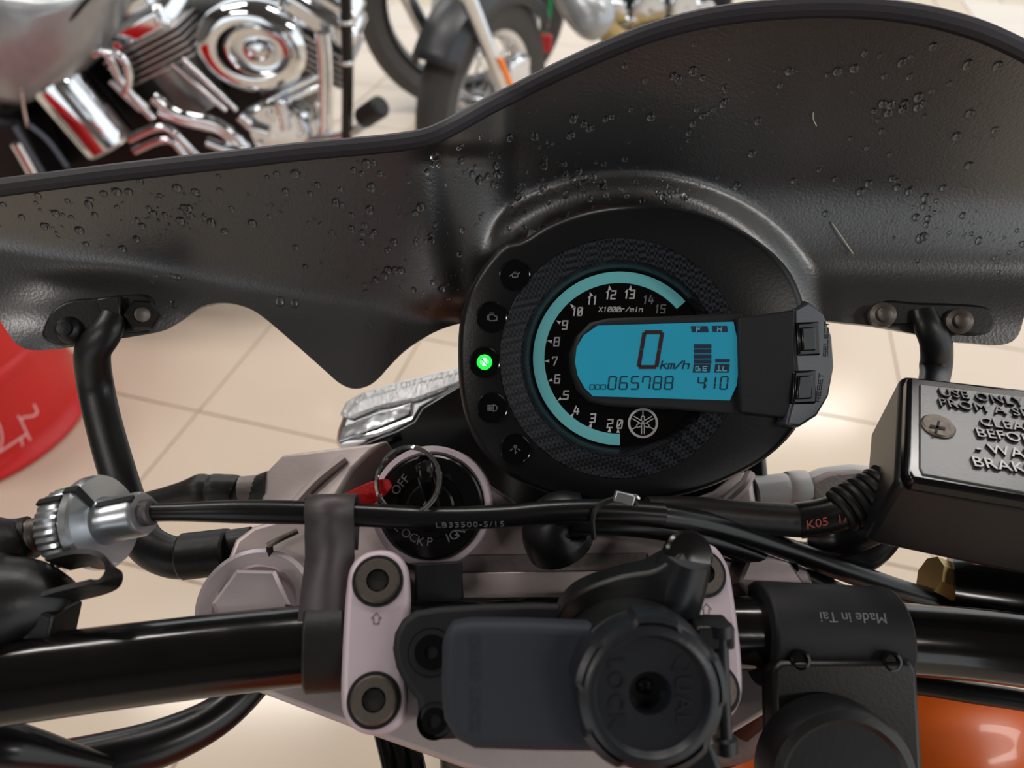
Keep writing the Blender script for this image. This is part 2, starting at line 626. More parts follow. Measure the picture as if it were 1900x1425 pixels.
def softplus(x, k):
    return math.log1p(math.exp(max(-30, min(30, x / k)))) * k


def fly_depth(x, y):
    t = (650 - y) / 650
    d = .347 - .114 * t
    d -= .012 * ((x - 950) / 950) ** 2
    # the dome over the dial is pushed forward, starting at a crease left of the dial
    d += .030 * sstep(790, 960, x) * (1 - .10 * sstep(1500, 1950, x)) * (.35 + .65 * sstep(620, 330, y))
    # valley between wing and dome, turned up a little
    d -= .00006 * (y - 410) * math.exp(-((x - 845) / 75) ** 2) * sstep(250, 300, y) * sstep(600, 540, y)
    # flange that lies against the dial housing
    q = math.hypot((x - 1165) / 325, (y - 660) / 290)
    if x > 860:
        d -= .0085 * sstep(1.20, 1.02, q) * sstep(860, 960, x) * sstep(1560, 1460, x)
        d += .05 * sstep(.97, .85, q)
    # the skirt under the left wing hangs steeper
    yl = 478 + .16 * (x - 250)
    if x < 1000:
        d -= .00020 * softplus(y - yl - 20, 14) * (1 - sstep(820, 960, x))
    # right lower skirt
    if x > 1400:
        d -= .00018 * softplus(y - 500, 16) * sstep(1400, 1560, x)
    # raised pad around the left bracket
    q = ((x - 200) / 170) ** 2 + ((y - 590) / 75) ** 2
    d -= .005 * math.exp(-q * q)
    return d


FLY_TOP = [(-90, 352), (0, 340), (100, 327), (200, 314), (330, 299), (450, 286), (560, 273), (660, 264), (730, 257), (790, 247), (835, 228),
           (900, 192), (960, 162), (1020, 132), (1080, 104), (1140, 78), (1200, 55), (1260, 37), (1330, 22), (1400, 13), (1480, 7), (1560, 6), (1640, 10),
           (1720, 22), (1800, 43), (1860, 67), (1920, 98), (2000, 150)]
FLY_REST = [(2040, 260), (2020, 400), (1960, 500), (1905, 572), (1886, 622), (1858, 640), (1800, 637), (1754, 633), (1700, 621), (1620, 606), (1546, 598), (1450, 585),
            (1300, 575), (1150, 572), (1000, 578), (910, 585), (855, 598), (805, 617), (755, 648), (722, 680), (702, 702), (682, 716), (656, 721),
            (630, 711), (600, 685), (540, 632), (485, 586), (452, 569), (415, 563), (376, 570), (340, 594), (308, 612), (270, 621), (200, 632), (120, 645),
            (62, 649), (34, 638), (14, 612), (-10, 575), (-60, 500), (-100, 420)]
fly, fly_in = skin('flyscreen', FLY_TOP + FLY_REST, fly_depth, 13, 'screen_black', bike, thick=.0028, curve=4,
                   label='black moulded flyscreen with an asymmetric top edge')
tube('rim', [C(x, y + 8, fly_depth(x, y + 8) - .0005) for x, y in FLY_TOP], 0.0035, 'rim_black', fly, seg=10, n=4)


# -- stays that carry the flyscreen
def fly_n(x, y):
    e = 6
    a = C(x + e, y, fly_depth(x + e, y)) - C(x - e, y, fly_depth(x - e, y))
    b = C(x, y + e, fly_depth(x, y + e)) - C(x, y - e, fly_depth(x, y - e))
    n_ = a.cross(b).normalized()
    return n_ if n_.z > 0 else -n_


FL, FRT = fly_depth(180, 590), fly_depth(1700, 590)


def hexnut(name, c, ax, r, hgt, m, parent):
    return lathe(name, c, ax, [(r, 0), (r, hgt * .8), (r * .85, hgt)], m, parent, seg=6, sharp=20)


NCAM = Vector((0, 0, 1))
ls = sweep('flyscreen_stay', [C(212, 584, FL - .004), C(196, 618, FL - .006), C(172, 655, FL - .004), C(178, 720, FL + .002), C(196, 800, .303), C(222, 890, .300), C(246, 960, .294), C(272, 1010, .289),
           C(320, 1034, .287), C(370, 1030, .287), C(470, 1016, .287)], [(math.cos(a) * .0048, math.sin(a) * .0076) for a in [2 * math.pi * k / 18 for k in range(18)]],
           'satin_black', bike, n=6, up=(0, 0, 1), scale=[.75, .85, 1.0, 1.0, 1.0, 1.02, 1.05, 1.08, 1.1, 1.1, 1.1])
tube('collar', [C(338, 1033, .287), C(426, 1023, .287)], .0092, 'rubber', ls, n=1, bevel=.001)
LPL = Plane(C(180, 590, FL - .004), fly_n(180, 590) + Vector((0, 0, .6)))
prism('bracket_plate', [(82, 600), (98, 572), (128, 556), (170, 552), (222, 547), (268, 545), (284, 560), (282, 600), (262, 612), (232, 616), (205, 620), (172, 628), (118, 640), (92, 636), (76, 622)],
      LPL, 0, .004, 'satin_black', ls, bevel=.0014, curve=4)
prism('bracket_step', [(176, 553), (222, 546), (226, 590), (196, 596), (182, 578)], LPL, .0035, .005, 'satin_black', ls, bevel=.001)
hexnut('nut', LPL.hit(264, 586, 0), LPL.n + Vector((.35, -.1, 0)), .0068, .0060, 'gloss_black', ls)
lathe('bolt_end', LPL.hit(264, 586, 0) + (LPL.n + Vector((.35, -.1, 0))).normalized() * .0058, LPL.n + Vector((.35, -.1, 0)), [(.0030, 0), (.0030, .0018), (.0023, .0022)], 'bolt_steel', ls, seg=16)
lathe('bolt_end', LPL.hit(128, 612, 0), LPL.n, [(.0056, 0), (.0046, .0022), (.0030, .0032), (.0028, .0048), (.001, .005)], 'satin_black', ls, seg=20)

rs = sweep('flyscreen_stay', [C(1712, 576, FRT - .004), C(1722, 605, FRT - .006), C(1737, 640, FRT - .004), C(1735, 690, FRT), C(1722, 760, .302), C(1700, 850, .302), C(1660, 960, .298), C(1600, 1030, .297), C(1500, 1040, .300), C(1450, 1030, .303)],
           [(math.cos(a) * .0046, math.sin(a) * .0072) for a in [2 * math.pi * k / 18 for k in range(18)]], 'satin_black', bike, n=6, up=(0, 0, 1),
           scale=[.75, .85, 1.0, 1.0, 1.0, 1.0, 1.05, 1.05, 1.05, 1.05])
RPL = Plane(C(1700, 590, FRT - .004), fly_n(1700, 590) + Vector((0, 0, .6)))
prism('bracket_plate', [(1628, 568), (1650, 556), (1700, 560), (1770, 562), (1830, 568), (1848, 590), (1840, 615), (1800, 622), (1740, 610), (1700, 604), (1650, 604), (1626, 590)], RPL, 0, .004, 'satin_black', rs, bevel=.0014, curve=4)
for px, py in ((1636, 585), (1777, 597)):
    lathe('bolt_end', RPL.hit(px, py, 0), RPL.n + Vector((-.2, -.1, 0)), [(.0058, 0), (.0054, .0028), (.0034, .0034), (.0030, .0062), (.0024, .0066)], 'bolt_steel', rs, seg=20)

# -- instrument cluster
GP = Plane(C(1150, 665, .285), (0, 0, 1))
GC = (1150, 665)


def polar(pts, n=96):
    """resample a closed pixel outline by angle around the dial centre"""
    o = catmull([Vector((a, b, 0)) for a, b in pts], 8, closed=True)
    out = []
    for k in range(n):
        a = 2 * math.pi * k / n
        u = Vector((math.cos(a), -math.sin(a)))
        best = 0
        for i in range(len(o)):
            p, q = o[i], o[(i + 1) % len(o)]
            px_, py_, qx, qy = p.x - GC[0], p.y - GC[1], q.x - GC[0], q.y - GC[1]
            den = u.x * (qy - py_) - u.y * (qx - px_)
            if abs(den) < 1e-9:
                continue
            t = (px_ * (qy - py_) - py_ * (qx - px_)) / den
            s = (px_ * u.y - py_ * u.x) / den
            if t > 0 and -1e-6 <= s <= 1 + 1e-6:
                best = max(best, t)
        out.append((GC[0] + u.x * best, GC[1] + u.y * best))
    return out


G_OUT = [(850, 650), (857, 580), (885, 512), (930, 458), (968, 447), (1015, 418), (1085, 392), (1165, 380), (1250, 384), (1330, 405), (1400, 442), (1455, 490), (1485, 545), (1500, 620), (1500, 700),
         (1488, 775), (1440, 835), (1370, 880), (1280, 915), (1180, 932), (1080, 930), (990, 905), (920, 865), (875, 805), (855, 735)]
gout = polar(G_OUT)
NG = len(gout)


def gring(r, h):
    return [GP.hit(GC[0] + r * math.cos(2 * math.pi * k / NG), GC[1] - r * math.sin(2 * math.pi * k / NG), h) for k in range(NG)]


def gscale(f, h):
    return [GP.hit(GC[0] + (x - GC[0]) * f, GC[1] + (y - GC[1]) * f, h) for x, y in gout]


def gdown(ring, dz, f=1.0):
    c = sum(ring, Vector()) / len(ring)
    return [c + (p - c) * f - GP.n * dz for p in ring]


r0 = gscale(1.0, .0085)
clu = loft('instrument_cluster', [gring(224, .0112), gscale(.962, .0115), gscale(.985, .0108), r0, gdown(r0, .012, .985), gdown(r0, .030, .93), gdown(r0, .042, .80)], 'cluster_black', bike, cap1=True, sharp=50,
           label='round black instrument cluster with blue display and white tachometer numerals')
loft('carbon_ring', [gring(181, .0085), gring(184, .0095), gring(222, .0112), gring(225, .0108)], 'carbon', clu)
loft('inner_cone', [gring(164, .0), gring(179, .0080), gring(182, .0086)], 'carbon_cone_lit', clu)
loft('dial_face', [gring(168, .0003), gring(2, .0003)], 'dial_black', clu, cap1=True)
# tachometer band: from straight down, clockwise over the left to upper right
band = []
n = 72
V, F = [], []
for k in range(n + 1):
    a = math.radians(270 - (270 - 41) * k / n)
    for r in (140, 161):
        V.append(GP.hit(GC[0] + r * math.cos(a), GC[1] - r * math.sin(a), .0011))
for k in range(n):
    F.append((2 * k, 2 * k + 1, 2 * k + 3, 2 * k + 2))
mesh('tachometer_band', V, F, 'teal_arc', clu, solid=.0006, smooth=False, label='pale teal tachometer band')
NUM = [('15', 1225, 573), ('14', 1203, 556), ('13', 1168, 546), ('12', 1133, 547), ('11', 1099, 557), ('10', 1071, 578), ('9', 1048, 603), ('8', 1033, 634), ('7', 1029, 670),
       ('6', 1034, 703), ('5', 1050, 733), ('4', 1070, 761), ('3', 1100, 776), ('2', 1132, 786), ('0', 1150, 787)]
for s, x, y in NUM:
    strokes_px('numeral', glyphs(s, x, y, 15 if len(s) == 1 else 14.5, 8.6 if len(s) == 1 else 7.6, 2.8, .14), 2.5, GP, .0012, 'print_white' if s not in ('15', '14') else 'print_grey', clu)
strokes_px('unit_lettering', glyphs('X1000r/min', 1152, 574, 8.5, 6.0, 2.3, .2), 1.5, GP, .0012, 'print_white', clu)
for x, y in [(1131, 534), (1170, 534), (1096, 546), (1061, 567), (1036, 597), (1020, 633), (1015, 670), (1021, 706), (1038, 741), (1062, 770), (1096, 789), (1131, 798), (1147, 799)]:
    u = Vector((x - GC[0], y - GC[1])).normalized()
    s = Vector((-u.y, u.x))
    p = Vector((x, y))
    q = [p + u * 5, p - u * 4 + s * 3.2, p - u * 4 - s * 3.2]
    if y > 700 or y < 540:
        q = [p - u * 5, p + u * 4 + s * 3.2, p + u * 4 - s * 3.2] if y > 760 else q
    T = [GP.hit(a.x, a.y, .0012) for a in q]
    mesh('tick', T + [t - GP.n * .0003 for t in T], [(0, 1, 2), (0, 1, 4, 3), (1, 2, 5, 4), (2, 0, 3, 5)], 'print_white', clu, smooth=False)

# display slab, screen, digits
prism('display_bezel', [(1062, 690), (1061, 655), (1072, 622), (1096, 598), (1130, 590), (1250, 586), (1380, 578), (1385, 772), (1250, 760), (1130, 754), (1095, 746), (1074, 724)], GP, .0118, .014, 'matte_black', clu, bevel=.0012)
prism('button_pod', [(1366, 580), (1440, 566), (1500, 556), (1528, 582), (1542, 625), (1546, 680), (1536, 735), (1515, 772), (1480, 793), (1420, 790), (1372, 774)], GP, .0065, .036, 'pod_black', clu, bevel=.002, bseg=3)
prism('pod_panel', [(1370, 590), (1476, 574), (1474, 640), (1479, 700), (1470, 745), (1460, 776), (1374, 766)], GP, .0148, .010, 'matte_black', clu, bevel=.0008)
SP = Plane(GP.hit(1472, 680, .0146), (.30, .06, .95))
prism('pod_slope', [(1473, 573), (1500, 558), (1530, 582), (1545, 625), (1549, 680), (1539, 735), (1517, 772), (1484, 793), (1458, 790), (1470, 745), (1478, 700), (1473, 640)], SP, 0, .011, 'pod_gloss', clu, bevel=.0012, bseg=3)
prism('pod_underside', [(1372, 766), (1462, 776), (1484, 794), (1420, 796), (1376, 786)], GP, .0100, .010, 'pod_gloss', clu, bevel=.0015, bseg=3)
scr = [(1109, 604), (1361, 597), (1367, 625), (1369, 655), (1370, 685), (1367, 715), (1354, 743), (1100, 735), (1085, 720), (1072, 697), (1067, 672), (1070, 645), (1083, 622)]
prism('lcd_screen', scr, GP, .0126, .0015, 'lcd_teal', clu, label='glowing blue liquid crystal screen')
HL = .0129
strokes_px('speed_digit', seven('0', 1185, 616.5, 33, 64.5, .17, 3.8), 7.4, GP, HL, 'lcd_reflection_red', clu, label='large speed digit 0')
strokes_px('speed_unit', glyphs('km/h', 1253, 677, 13.5, 10, 3.6, .25), 2.6, GP, HL, 'lcd_dark', clu)
for i, ch in enumerate('065788'):
    strokes_px('odometer_digit', seven(ch, 1128 + i * 21, 699, 13.5, 23, .12, 2.0), 2.7, GP, HL, 'lcd_dark', clu)
strokes_px('odometer_lettering', glyphs('ODO', 1109, 718, 8, 8, 2.4, .1), 1.6, GP, HL, 'lcd_dark', clu)
for ch, x in (('4', 1294), ('1', 1313), ('0', 1336)):
    strokes_px('clock_digit', seven(ch, x, 699, 12.5, 23, .12, 2.0), 2.7, GP, HL, 'lcd_dark', clu)
strokes_px('clock_colon', [[(1311, 707), (1310.6, 703.5)], [(1309, 718), (1308.6, 714.5)]], 3.0, GP, HL, 'lcd_dark', clu)


def quad_px(name, x0, y0, x1, y1, m, sl=0):
    return prism(name, [(x0 + sl, y0), (x1 + sl, y0), (x1, y1), (x0, y1)], GP, HL, .0003, m, clu, smooth=False)


for k in range(4):
    quad_px('fuel_bar', 1288, 638.5 + k * 9.4, 1320, 646.5 + k * 9.4, 'lcd_dark')
quad_px('fuel_box', 1285.5, 676, 1317, 691.5, 'lcd_dark', 2)
quad_px('temperature_bar', 1327.5, 666, 1354, 672.5, 'lcd_dark')
quad_px('temperature_box', 1325.5, 675, 1352, 691.5, 'lcd_dark', 2)
quad_px('fuel_full_box', 1284, 605, 1315, 616.5, 'lcd_dark', -2)
quad_px('temperature_high_box', 1323, 604.5, 1351, 616, 'lcd_dark', -2)
HT = HL + .0002
strokes_px('fuel_letter', glyphs('E', 1308, 684, 8, 7, 0), 1.7, GP, HT, 'lcd_text', clu)
strokes_px('fuel_symbol', [[(1291, 688), (1291, 680), (1296, 680), (1296, 688), (1291, 688)], [(1296, 683), (1299, 684), (1299, 688)]], 1.5, GP, HT, 'lcd_text', clu)
strokes_px('temperature_letter', glyphs('L', 1345, 684, 8, 7, 0), 1.7, GP, HT, 'lcd_text', clu)
strokes_px('temperature_symbol', [[(1334, 678), (1334, 687)], [(1330, 688), (1338, 688)]], 1.4, GP, HT, 'lcd_text', clu)
strokes_px('fuel_letter', glyphs('F', 1296, 610.5, 8, 7, 0), 1.7, GP, HT, 'lcd_text', clu)
strokes_px('temperature_letter', glyphs('H', 1335, 610.5, 7.5, 7, 0), 1.5, GP, HT, 'lcd_text', clu)

# emblem: ring with three crossed tuning forks
EC = Vector((1193, 785))
em = loft('emblem', [[GP.hit(EC.x + r * math.cos(t), EC.y - r * math.sin(t), .0012) for t in [2 * math.pi * k / 40 for k in range(40)]] for r in (28, 23.6)], 'print_white', clu, label='round emblem of three crossed tuning forks')
L = []
for k in range(3):
    a = math.radians(90 + 120 * k)
    u = Vector((math.cos(a), -math.sin(a)))
    s = Vector((-u.y, u.x))

    def q(r, t):
        v = EC + u * r + s * t
        return (v.x, v.y)
    L += [[q(24, 0), q(14, 0)], [q(14, 0), q(11, 3), q(5, 3), q(3, 0), q(5, -3), q(11, -3), q(14, 0)], [q(2, 0), q(-2, 0)], [q(-3, 2.6), q(-20, 2.6)], [q(-3, -2.6), q(-20, -2.6)]]
strokes_px('emblem_forks', L, 1.9, GP, .0013, 'print_white', clu)

# warning lamps
LAMP = [(955, 510, 'oil'), (912, 588, 'engine'), (899, 672, 'neutral'), (913, 757, 'beam'), (956, 834, 'key')]
ICON = {'oil': [[(-9, 2), (-3, -2), (5, -2), (9, -4)], [(-4, -2), (-4, 4), (5, 4), (6, 0)], [(-2, -5), (3, -5)]],
        'engine': [[(-8, -2), (-8, 5)], [(-8, 1), (-5, 1), (-5, -4), (4, -4), (7, -1), (10, -1), (10, 6), (7, 6), (5, 7), (-3, 7), (-5, 4), (-5, 1)], [(-3, -7), (4, -7)]],
        'beam': [[(2, -6), (2, 6), (7, 5), (10, 0), (7, -5), (2, -6)]] + [[(-8, y), (-1, y)] for y in (-5, -2, 1, 4)],
        'key': [[(0, -2), (0, 8)], [(0, 5), (3, 5)], [(-3, -5), (0, -8), (3, -5), (0, -2), (-3, -5)], [(-9, 2), (-5, -1)], [(9, 2), (5, -1)]],
        'neutral': [[(-5, 6), (-5, -6), (5, 6), (5, -6)]]}
for x, y, k in LAMP:
    c = GP.hit(x, y, .0117)
    rr = 27 * .274 / FPX
    wl = lathe('warning_lamp', c, NCAM, [(rr * 1.10, -.0006), (rr * 1.06, .0006), (rr, .0005), (rr * .96, .0001), (.0002, .0001)], 'dial_black', clu, seg=40, cap=False)
    if k == 'neutral':
        r2 = 14 * .274 / FPX
        lathe('neutral_light', c + NCAM * .0006, NCAM, [(r2, -.0012), (r2, 0), (r2 * .8, .0006), (r2 * .55, .0007)], 'neutral_green', clu, seg=32, cap=False, label='lit green neutral lamp')
        lathe('neutral_light', c + NCAM * .0006, NCAM, [(r2 * .56, .0007), (.0001, .0009)], 'neutral_hot', clu, seg=32, cap=False)
        strokes_px('lamp_symbol', [[(x + a, y + b) for a, b in ln] for ln in ICON[k]], 1.5, GP, .0134, 'green_dark', clu)
    else:
        strokes_px('lamp_symbol', [[(x + a, y + b) for a, b in ln] for ln in ICON[k]], 1.7, GP, .0120, 'print_grey', clu)
# pod buttons
for x, y, s in ((1502, 629, 'SELECT'), (1494, 719, 'RESET')):
    k = -3 if s == 'RESET' else 0
    prism('button_frame', [(x - 23 - k, y - 31), (x + 20 - k, y - 33), (x + 22, y + 30), (x - 20 + k, y + 31)], SP, .0010, .004, 'gloss_black', clu, bevel=.0009, bseg=3)
    prism('button', [(x - 14 - k, y - 22), (x + 12 - k, y - 23), (x + 13, y + 21), (x - 12 + k, y + 22)], SP, .0020, .003, 'gloss_black', clu, bevel=.0006, bseg=3)
    strokes_px('button_lettering', glyphs(s, x + 30 + (1 if s == 'SELECT' else -3), y, 7, 8, 3, 0, rot=-math.pi / 2 + (.03 if s == 'SELECT' else .13)), 1.7, SP, .0001, 'dark_hole', clu, thick=.0012)

# -- headlight, cowl and housings in front of the yoke
HLP = Plane(C(740, 770, .40), (-.25, .35, .9))
hl = prism('headlight', [(614, 832), (620, 795), (634, 757), (668, 728), (720, 712), (784, 695), (850, 678), (960, 660), (1000, 760), (850, 780), (770, 790), (700, 818)], HLP, 0, .05, 'chrome_soft', bike, bevel=.006, bseg=4,
           label='clear headlight with chrome reflector')
prism('lens', [(628, 770), (640, 745), (668, 728), (720, 712), (784, 695), (850, 680), (870, 690), (850, 712), (770, 742), (700, 756), (650, 776)], HLP, .003, .006, 'lens_clear', hl, bevel=.0015)
prism('reflector_window', [(627, 820), (634, 792), (690, 770), (765, 745), (760, 770), (700, 795)], HLP, .002, .004, 'reflector_chrome', hl, bevel=.0008)
CW = Plane(C(800, 820, .37), (-.1, .45, .88))
cow = prism('headlight_cowl', [(590, 945), (608, 868), (622, 838), (690, 812), (760, 775), (775, 750), (850, 705), (1000, 690), (1300, 700), (1420, 800), (1430, 900), (1350, 960), (1000, 980), (700, 990)], CW, 0, .03, 'gloss_black', bike, bevel=.004, bseg=3)
sweep('cowl_ridge', [CW.hit(640, 852, .001), CW.hit(690, 826, .0015), CW.hit(742, 806, .001)], circ(.0022, 8), 'gloss_black', cow)
HS = Plane(C(600, 880, .345), (-.15, .5, .85))
lh = prism('lamp_bracket', [(478, 960), (492, 876), (524, 842), (560, 838), (622, 830), (690, 822), (720, 815), (690, 836), (655, 870), (628, 915), (612, 960), (560, 990), (500, 990)], HS, 0, .022, 'alloy', bike, bevel=.004, bseg=3)
sweep('bracket_rib', [HS.hit(545, 938, .0005), HS.hit(590, 890, .002), HS.hit(640, 850, .001)], circ(.0025, 8), 'alloy', lh)
RHS = Plane(C(1370, 900, .335), (.15, .5, .85))
rh = prism('lamp_bracket', [(1250, 935), (1330, 905), (1372, 872), (1392, 868), (1402, 888), (1408, 935), (1400, 965), (1330, 985), (1260, 980)], RHS, 0, .022, 'alloy', bike, bevel=.004, bseg=3)
sweep('bracket_rib', [RHS.hit(1345, 935, .0005), RHS.hit(1378, 905, .002), RHS.hit(1392, 880, .001)], circ(.0025, 8), 'alloy', rh)
# turn signals on rubber stalks
ts = tube('turn_signal', [C(500, 905, .352), C(470, 910, .352), C(452, 910, .352), C(440, 910, .352), C(436, 909, .352), (C(418, 909, .352)), C(398, 908, .352), C(388, 908, .352), C(372, 909, .352), C(340, 916, .354), C(290, 928, .358), C(230, 940, .362)],
          [.0082, .0066, .0060, .0060, .0074, .0076, .0076, .0070, .0078, .0060, .0052, .0045], 'rubber', bike, n=3, seg=20)
tube('stalk_sleeve', [C(490, 906, .352), C(448, 910, .352)], .0068, 'alloy_dirty', ts, n=2)
tr = tube('turn_signal', [C(1395, 915, .345), C(1420, 912, .346), C(1455, 908, .348), C(1460, 908, .348), C(1464, 908, .348), C(1490, 905, .350), C(1496, 905, .350)], [.0085, .0078, .0078, .0070, .0086, .0086, .0080], 'indicator_grey', bike, n=3, seg=20)
TP = Plane(C(1560, 900, .35), (0, .35, .93))
prism('signal_body', [(1486, 900), (1496, 876), (1530, 862), (1580, 856), (1640, 860), (1690, 880), (1720, 920), (1700, 980), (1620, 1010), (1540, 990), (1500, 950)], TP, .004, .03, 'indicator_grey', tr, bevel=.006, bseg=4)
prism('signal_lens', [(1500, 905), (1510, 884), (1540, 872), (1590, 868), (1650, 878), (1690, 905), (1690, 950), (1620, 985), (1540, 970)], TP, .006, .006, 'alloy_dirty', tr, bevel=.003, bseg=3)
tube('signal_wire', [C(1500, 985, .335), C(1560, 995, .33), C(1620, 985, .32), C(1680, 960, .31)], .0062, 'satin_black', tr)

# -- top yoke, fork caps, handlebar clamps
YN = Vector((.12, .40, .91)).normalized()
YP = Plane(C(700, 1190, .228), YN)
yoke = prism('top_yoke', [(372, 1160), (392, 1120), (412, 1060), (436, 1000), (470, 975), (560, 950), (680, 900), (800, 860), (900, 890), (1000, 960), (1100, 985), (1200, 975), (1330, 985), (1450, 1020), (1530, 1080), (1550, 1180), (1500, 1270),
             (1430, 1320), (1330, 1380), (1200, 1440), (1100, 1462), (960, 1452), (860, 1425), (700, 1368), (560, 1315), (452, 1274), (395, 1230)], YP, -.036, .018, 'alloy', bike, bevel=.002, bseg=3)
prism('raised_web', [(850, 1062), (1160, 1058), (1165, 1110), (860, 1116)], YP, -.030, .008, 'alloy', yoke, bevel=.0006)
prism('web_dark_strip', [(780, 1030), (1200, 1025), (1200, 1060), (780, 1064)], YP, -.0345, .004, 'alloy_dirty', yoke, bevel=.0006)  # thin strip of darker alloy along the upper edge of the web
for k, (x, y) in enumerate(((478, 1128), (1408, 1090))):
    c = YP.hit(x, y, -.0355)
    d = -c.z
    fc = lathe('fork_cap', c, YN, [(.0205, 0), (.0205, .0035), (.0188, .005), (.0145, .005), (.0140, .0035)], 'cap_alloy', yoke, seg=48)
    x_, y_, _ = basis(YN)
    lathe('cap_hexagon', c, YN, [(.0132, .003), (.0132, .0110), (.0118, .0120)], 'cap_alloy', yoke, seg=6, sharp=20)
# boss with the bleed tie near the left cap
tube('lock_wire', [YP.hit(497, 1012, -.030), YP.hit(520, 1000, -.029), YP.hit(552, 985, -.030)], .0011, 'bolt_steel', yoke, seg=8)
tube('lock_wire_pin', [YP.hit(500, 1014, -.031), YP.hit(502, 1040, -.032)], .0013, 'rubber', yoke, seg=8)

CL1 = [(707, 1018), (735, 1025), (755, 1048), (761, 1080), (762, 1120), (758, 1160), (752, 1200), (752, 1240), (756, 1280), (757, 1306), (751, 1336), (729, 1358), (690, 1365), (656, 1353), (637, 1326), (632, 1286), (634, 1220), (637, 1156), (642, 1090), (650, 1050), (673, 1026)]
CL2 = [(1300, 1005), (1330, 1013), (1353, 1048), (1362, 1090), (1371, 1150), (1378, 1213), (1381, 1280), (1372, 1314), (1352, 1338), (1320, 1345), (1288, 1338), (1268, 1310), (1262, 1270), (1256, 1200), (1250, 1130), (1246, 1075), (1254, 1035), (1272, 1012)]
for outline, bolts, arrow in ((CL1, ((701, 1078), (694, 1299)), (698, 1147)), (CL2, ((1304, 1064), (1327, 1279)), (1311, 1130))):
    cl = prism('handlebar_clamp', outline, YP, 0, .011, 'alloy_pink', bike, bevel=.0022, bseg=4, curve=3)
    o = [(sum(p[0] for p in outline) / len(outline) + (a - sum(p[0] for p in outline) / len(outline)) * .9, sum(p[1] for p in outline) / len(outline) + (b - sum(p[1] for p in outline) / len(outline)) * .95) for a, b in outline]
    prism('lower_clamp', o, YP, -.012, .026, 'matte_black', cl, bevel=.001)
    for x, y in bolts:
        c = YP.hit(x, y, 0)
        r = .0076
        lathe('counterbore', c, YN, [(r * 1.08, .0003), (r * 1.0, .0004), (r * .99, -.0005)], 'dark_hole', cl, seg=40, cap=True)
        bo = lathe('bolt', c, YN, [(r * .93, 0), (r * .93, .0010), (r * .84, .0018), (.0036, .0018), (.0036, .0008)], 'bolt_steel', cl, seg=40, cap=False)
        lathe('hex_socket', c, YN, [(.0036, .0019), (.0034, .0006), (.0001, .0004)], 'dark_hole', cl, seg=6, cap=False, sharp=15)
    ax, ay = arrow
    strokes_px('arrow_mark', [[(ax - 5, ay + 10), (ax - 5, ay), (ax - 9, ay), (ax, ay - 10), (ax + 9, ay), (ax + 5, ay), (ax + 5, ay + 10), (ax - 5, ay + 10)]], 1.5, YP, .0002, 'alloy_dirty', cl)

bar_pts = [C(-900, 1440, .18), C(-520, 1362, .194), C(-260, 1310, .205), C(-120, 1285, .213), C(0, 1266, .221), C(285, 1228, .231), C(570, 1197, .240), C(800, 1184, .247), C(1000, 1177, .252), C(1400, 1174, .262), C(1700, 1187, .265), C(1900, 1207, .260), C(2100, 1240, .250), C(2400, 1300, .238), C(2800, 1390, .22)]
bar = tube('handlebar', bar_pts, .0128, 'bar_black', bike, seg=36, n=8)

# -- cable guide: band around the bar with a steel strap up to the clutch cable
b0, b1 = C(566, 1197, .2400), C(640, 1192, .2425)
cg = tube('cable_guide', [b0, b1], .0152, 'rubber', bike, n=1, seg=36, bevel=.0008)
ax = (b1 - b0).normalized()
sc_ = (C(572, 948, .2445), C(662, 946, .2465))
sa = (sc_[1] - sc_[0]).normalized()
# strap: closed loop around the cable, then down onto the band
up = Vector((0, 1, 0))
prof = []
for k in range(13):
    t = math.radians(-60 + 240 * k / 12)
    prof.append((math.sin(t) * .0050, math.cos(t) * .0050))
path2 = [(-.050, .0150), (-.040, .0140), (-.028, .010), (-.015, .0035), (-.0075, .0042)] + [(math.sin(math.radians(t)) * .0050, math.cos(math.radians(t)) * .0050) for t in range(-35, 185, 20)] + [(-.006, -.0045), (-.014, -.002)]
w = (sc_[1] - sc_[0]).length
zc = NCAM
V, F = [], []
cpt = sc_[0]
for off in (0, w):
    for (a, b) in path2:
        V.append(cpt + sa * off + Vector((0, 1, 0)) * a + zc * b)
K = len(path2)
F = [(k, k + 1, K + k + 1, K + k) for k in range(K - 1)]
mesh('guide_strap', V, F, 'strap_steel', cg, solid=.0012, recalc=False)

# -- ignition switch
IP = Plane(C(800, 940, .268), (0, .12, .99))
ic = IP.hit(800, 940, 0)
rI = .268 / FPX
ig = lathe('ignition_switch', ic, IP.n, [(113 * rI, -.03), (113 * rI, -.001), (110 * rI, .0005), (102 * rI, .0008), (98 * rI, -.0006)], 'alloy_pink', bike, seg=64, cap=False)
lathe('lock_face', ic, IP.n, [(99 * rI, -.002), (97 * rI, .0003), (92 * rI, .0012), (60 * rI, .0014), (58 * rI, .0006), (.0002, .0006)], 'gloss_black', ig, seg=64, cap=False)
lathe('lock_barrel', ic, IP.n, [(44 * rI, 0), (44 * rI, .003), (40 * rI, .0036), (.0002, .0036)], 'gloss_black', ig, seg=48, cap=False)


def arc_text(s, a_mid, r, size):
    out = []
    tot = len(s) - 1
    for i, ch in enumerate(s):
        a = a_mid + (i - tot / 2) * .19
        c = ic + Vector((math.cos(a) * r * rI, math.sin(a) * r * rI, 0)) + IP.n * .0015
        text('lock_lettering', ch, c, (math.cos(a + math.pi / 2), math.sin(a + math.pi / 2), 0), IP.n, size, 'print_grey', ig, ext=.0001)


def radial_text(s, px, py, ang, size):
    text('lock_lettering', s, IP.hit(px, py, .0016), (math.cos(ang), math.sin(ang), 0), IP.n, size, 'print_grey', ig, ext=.0001)


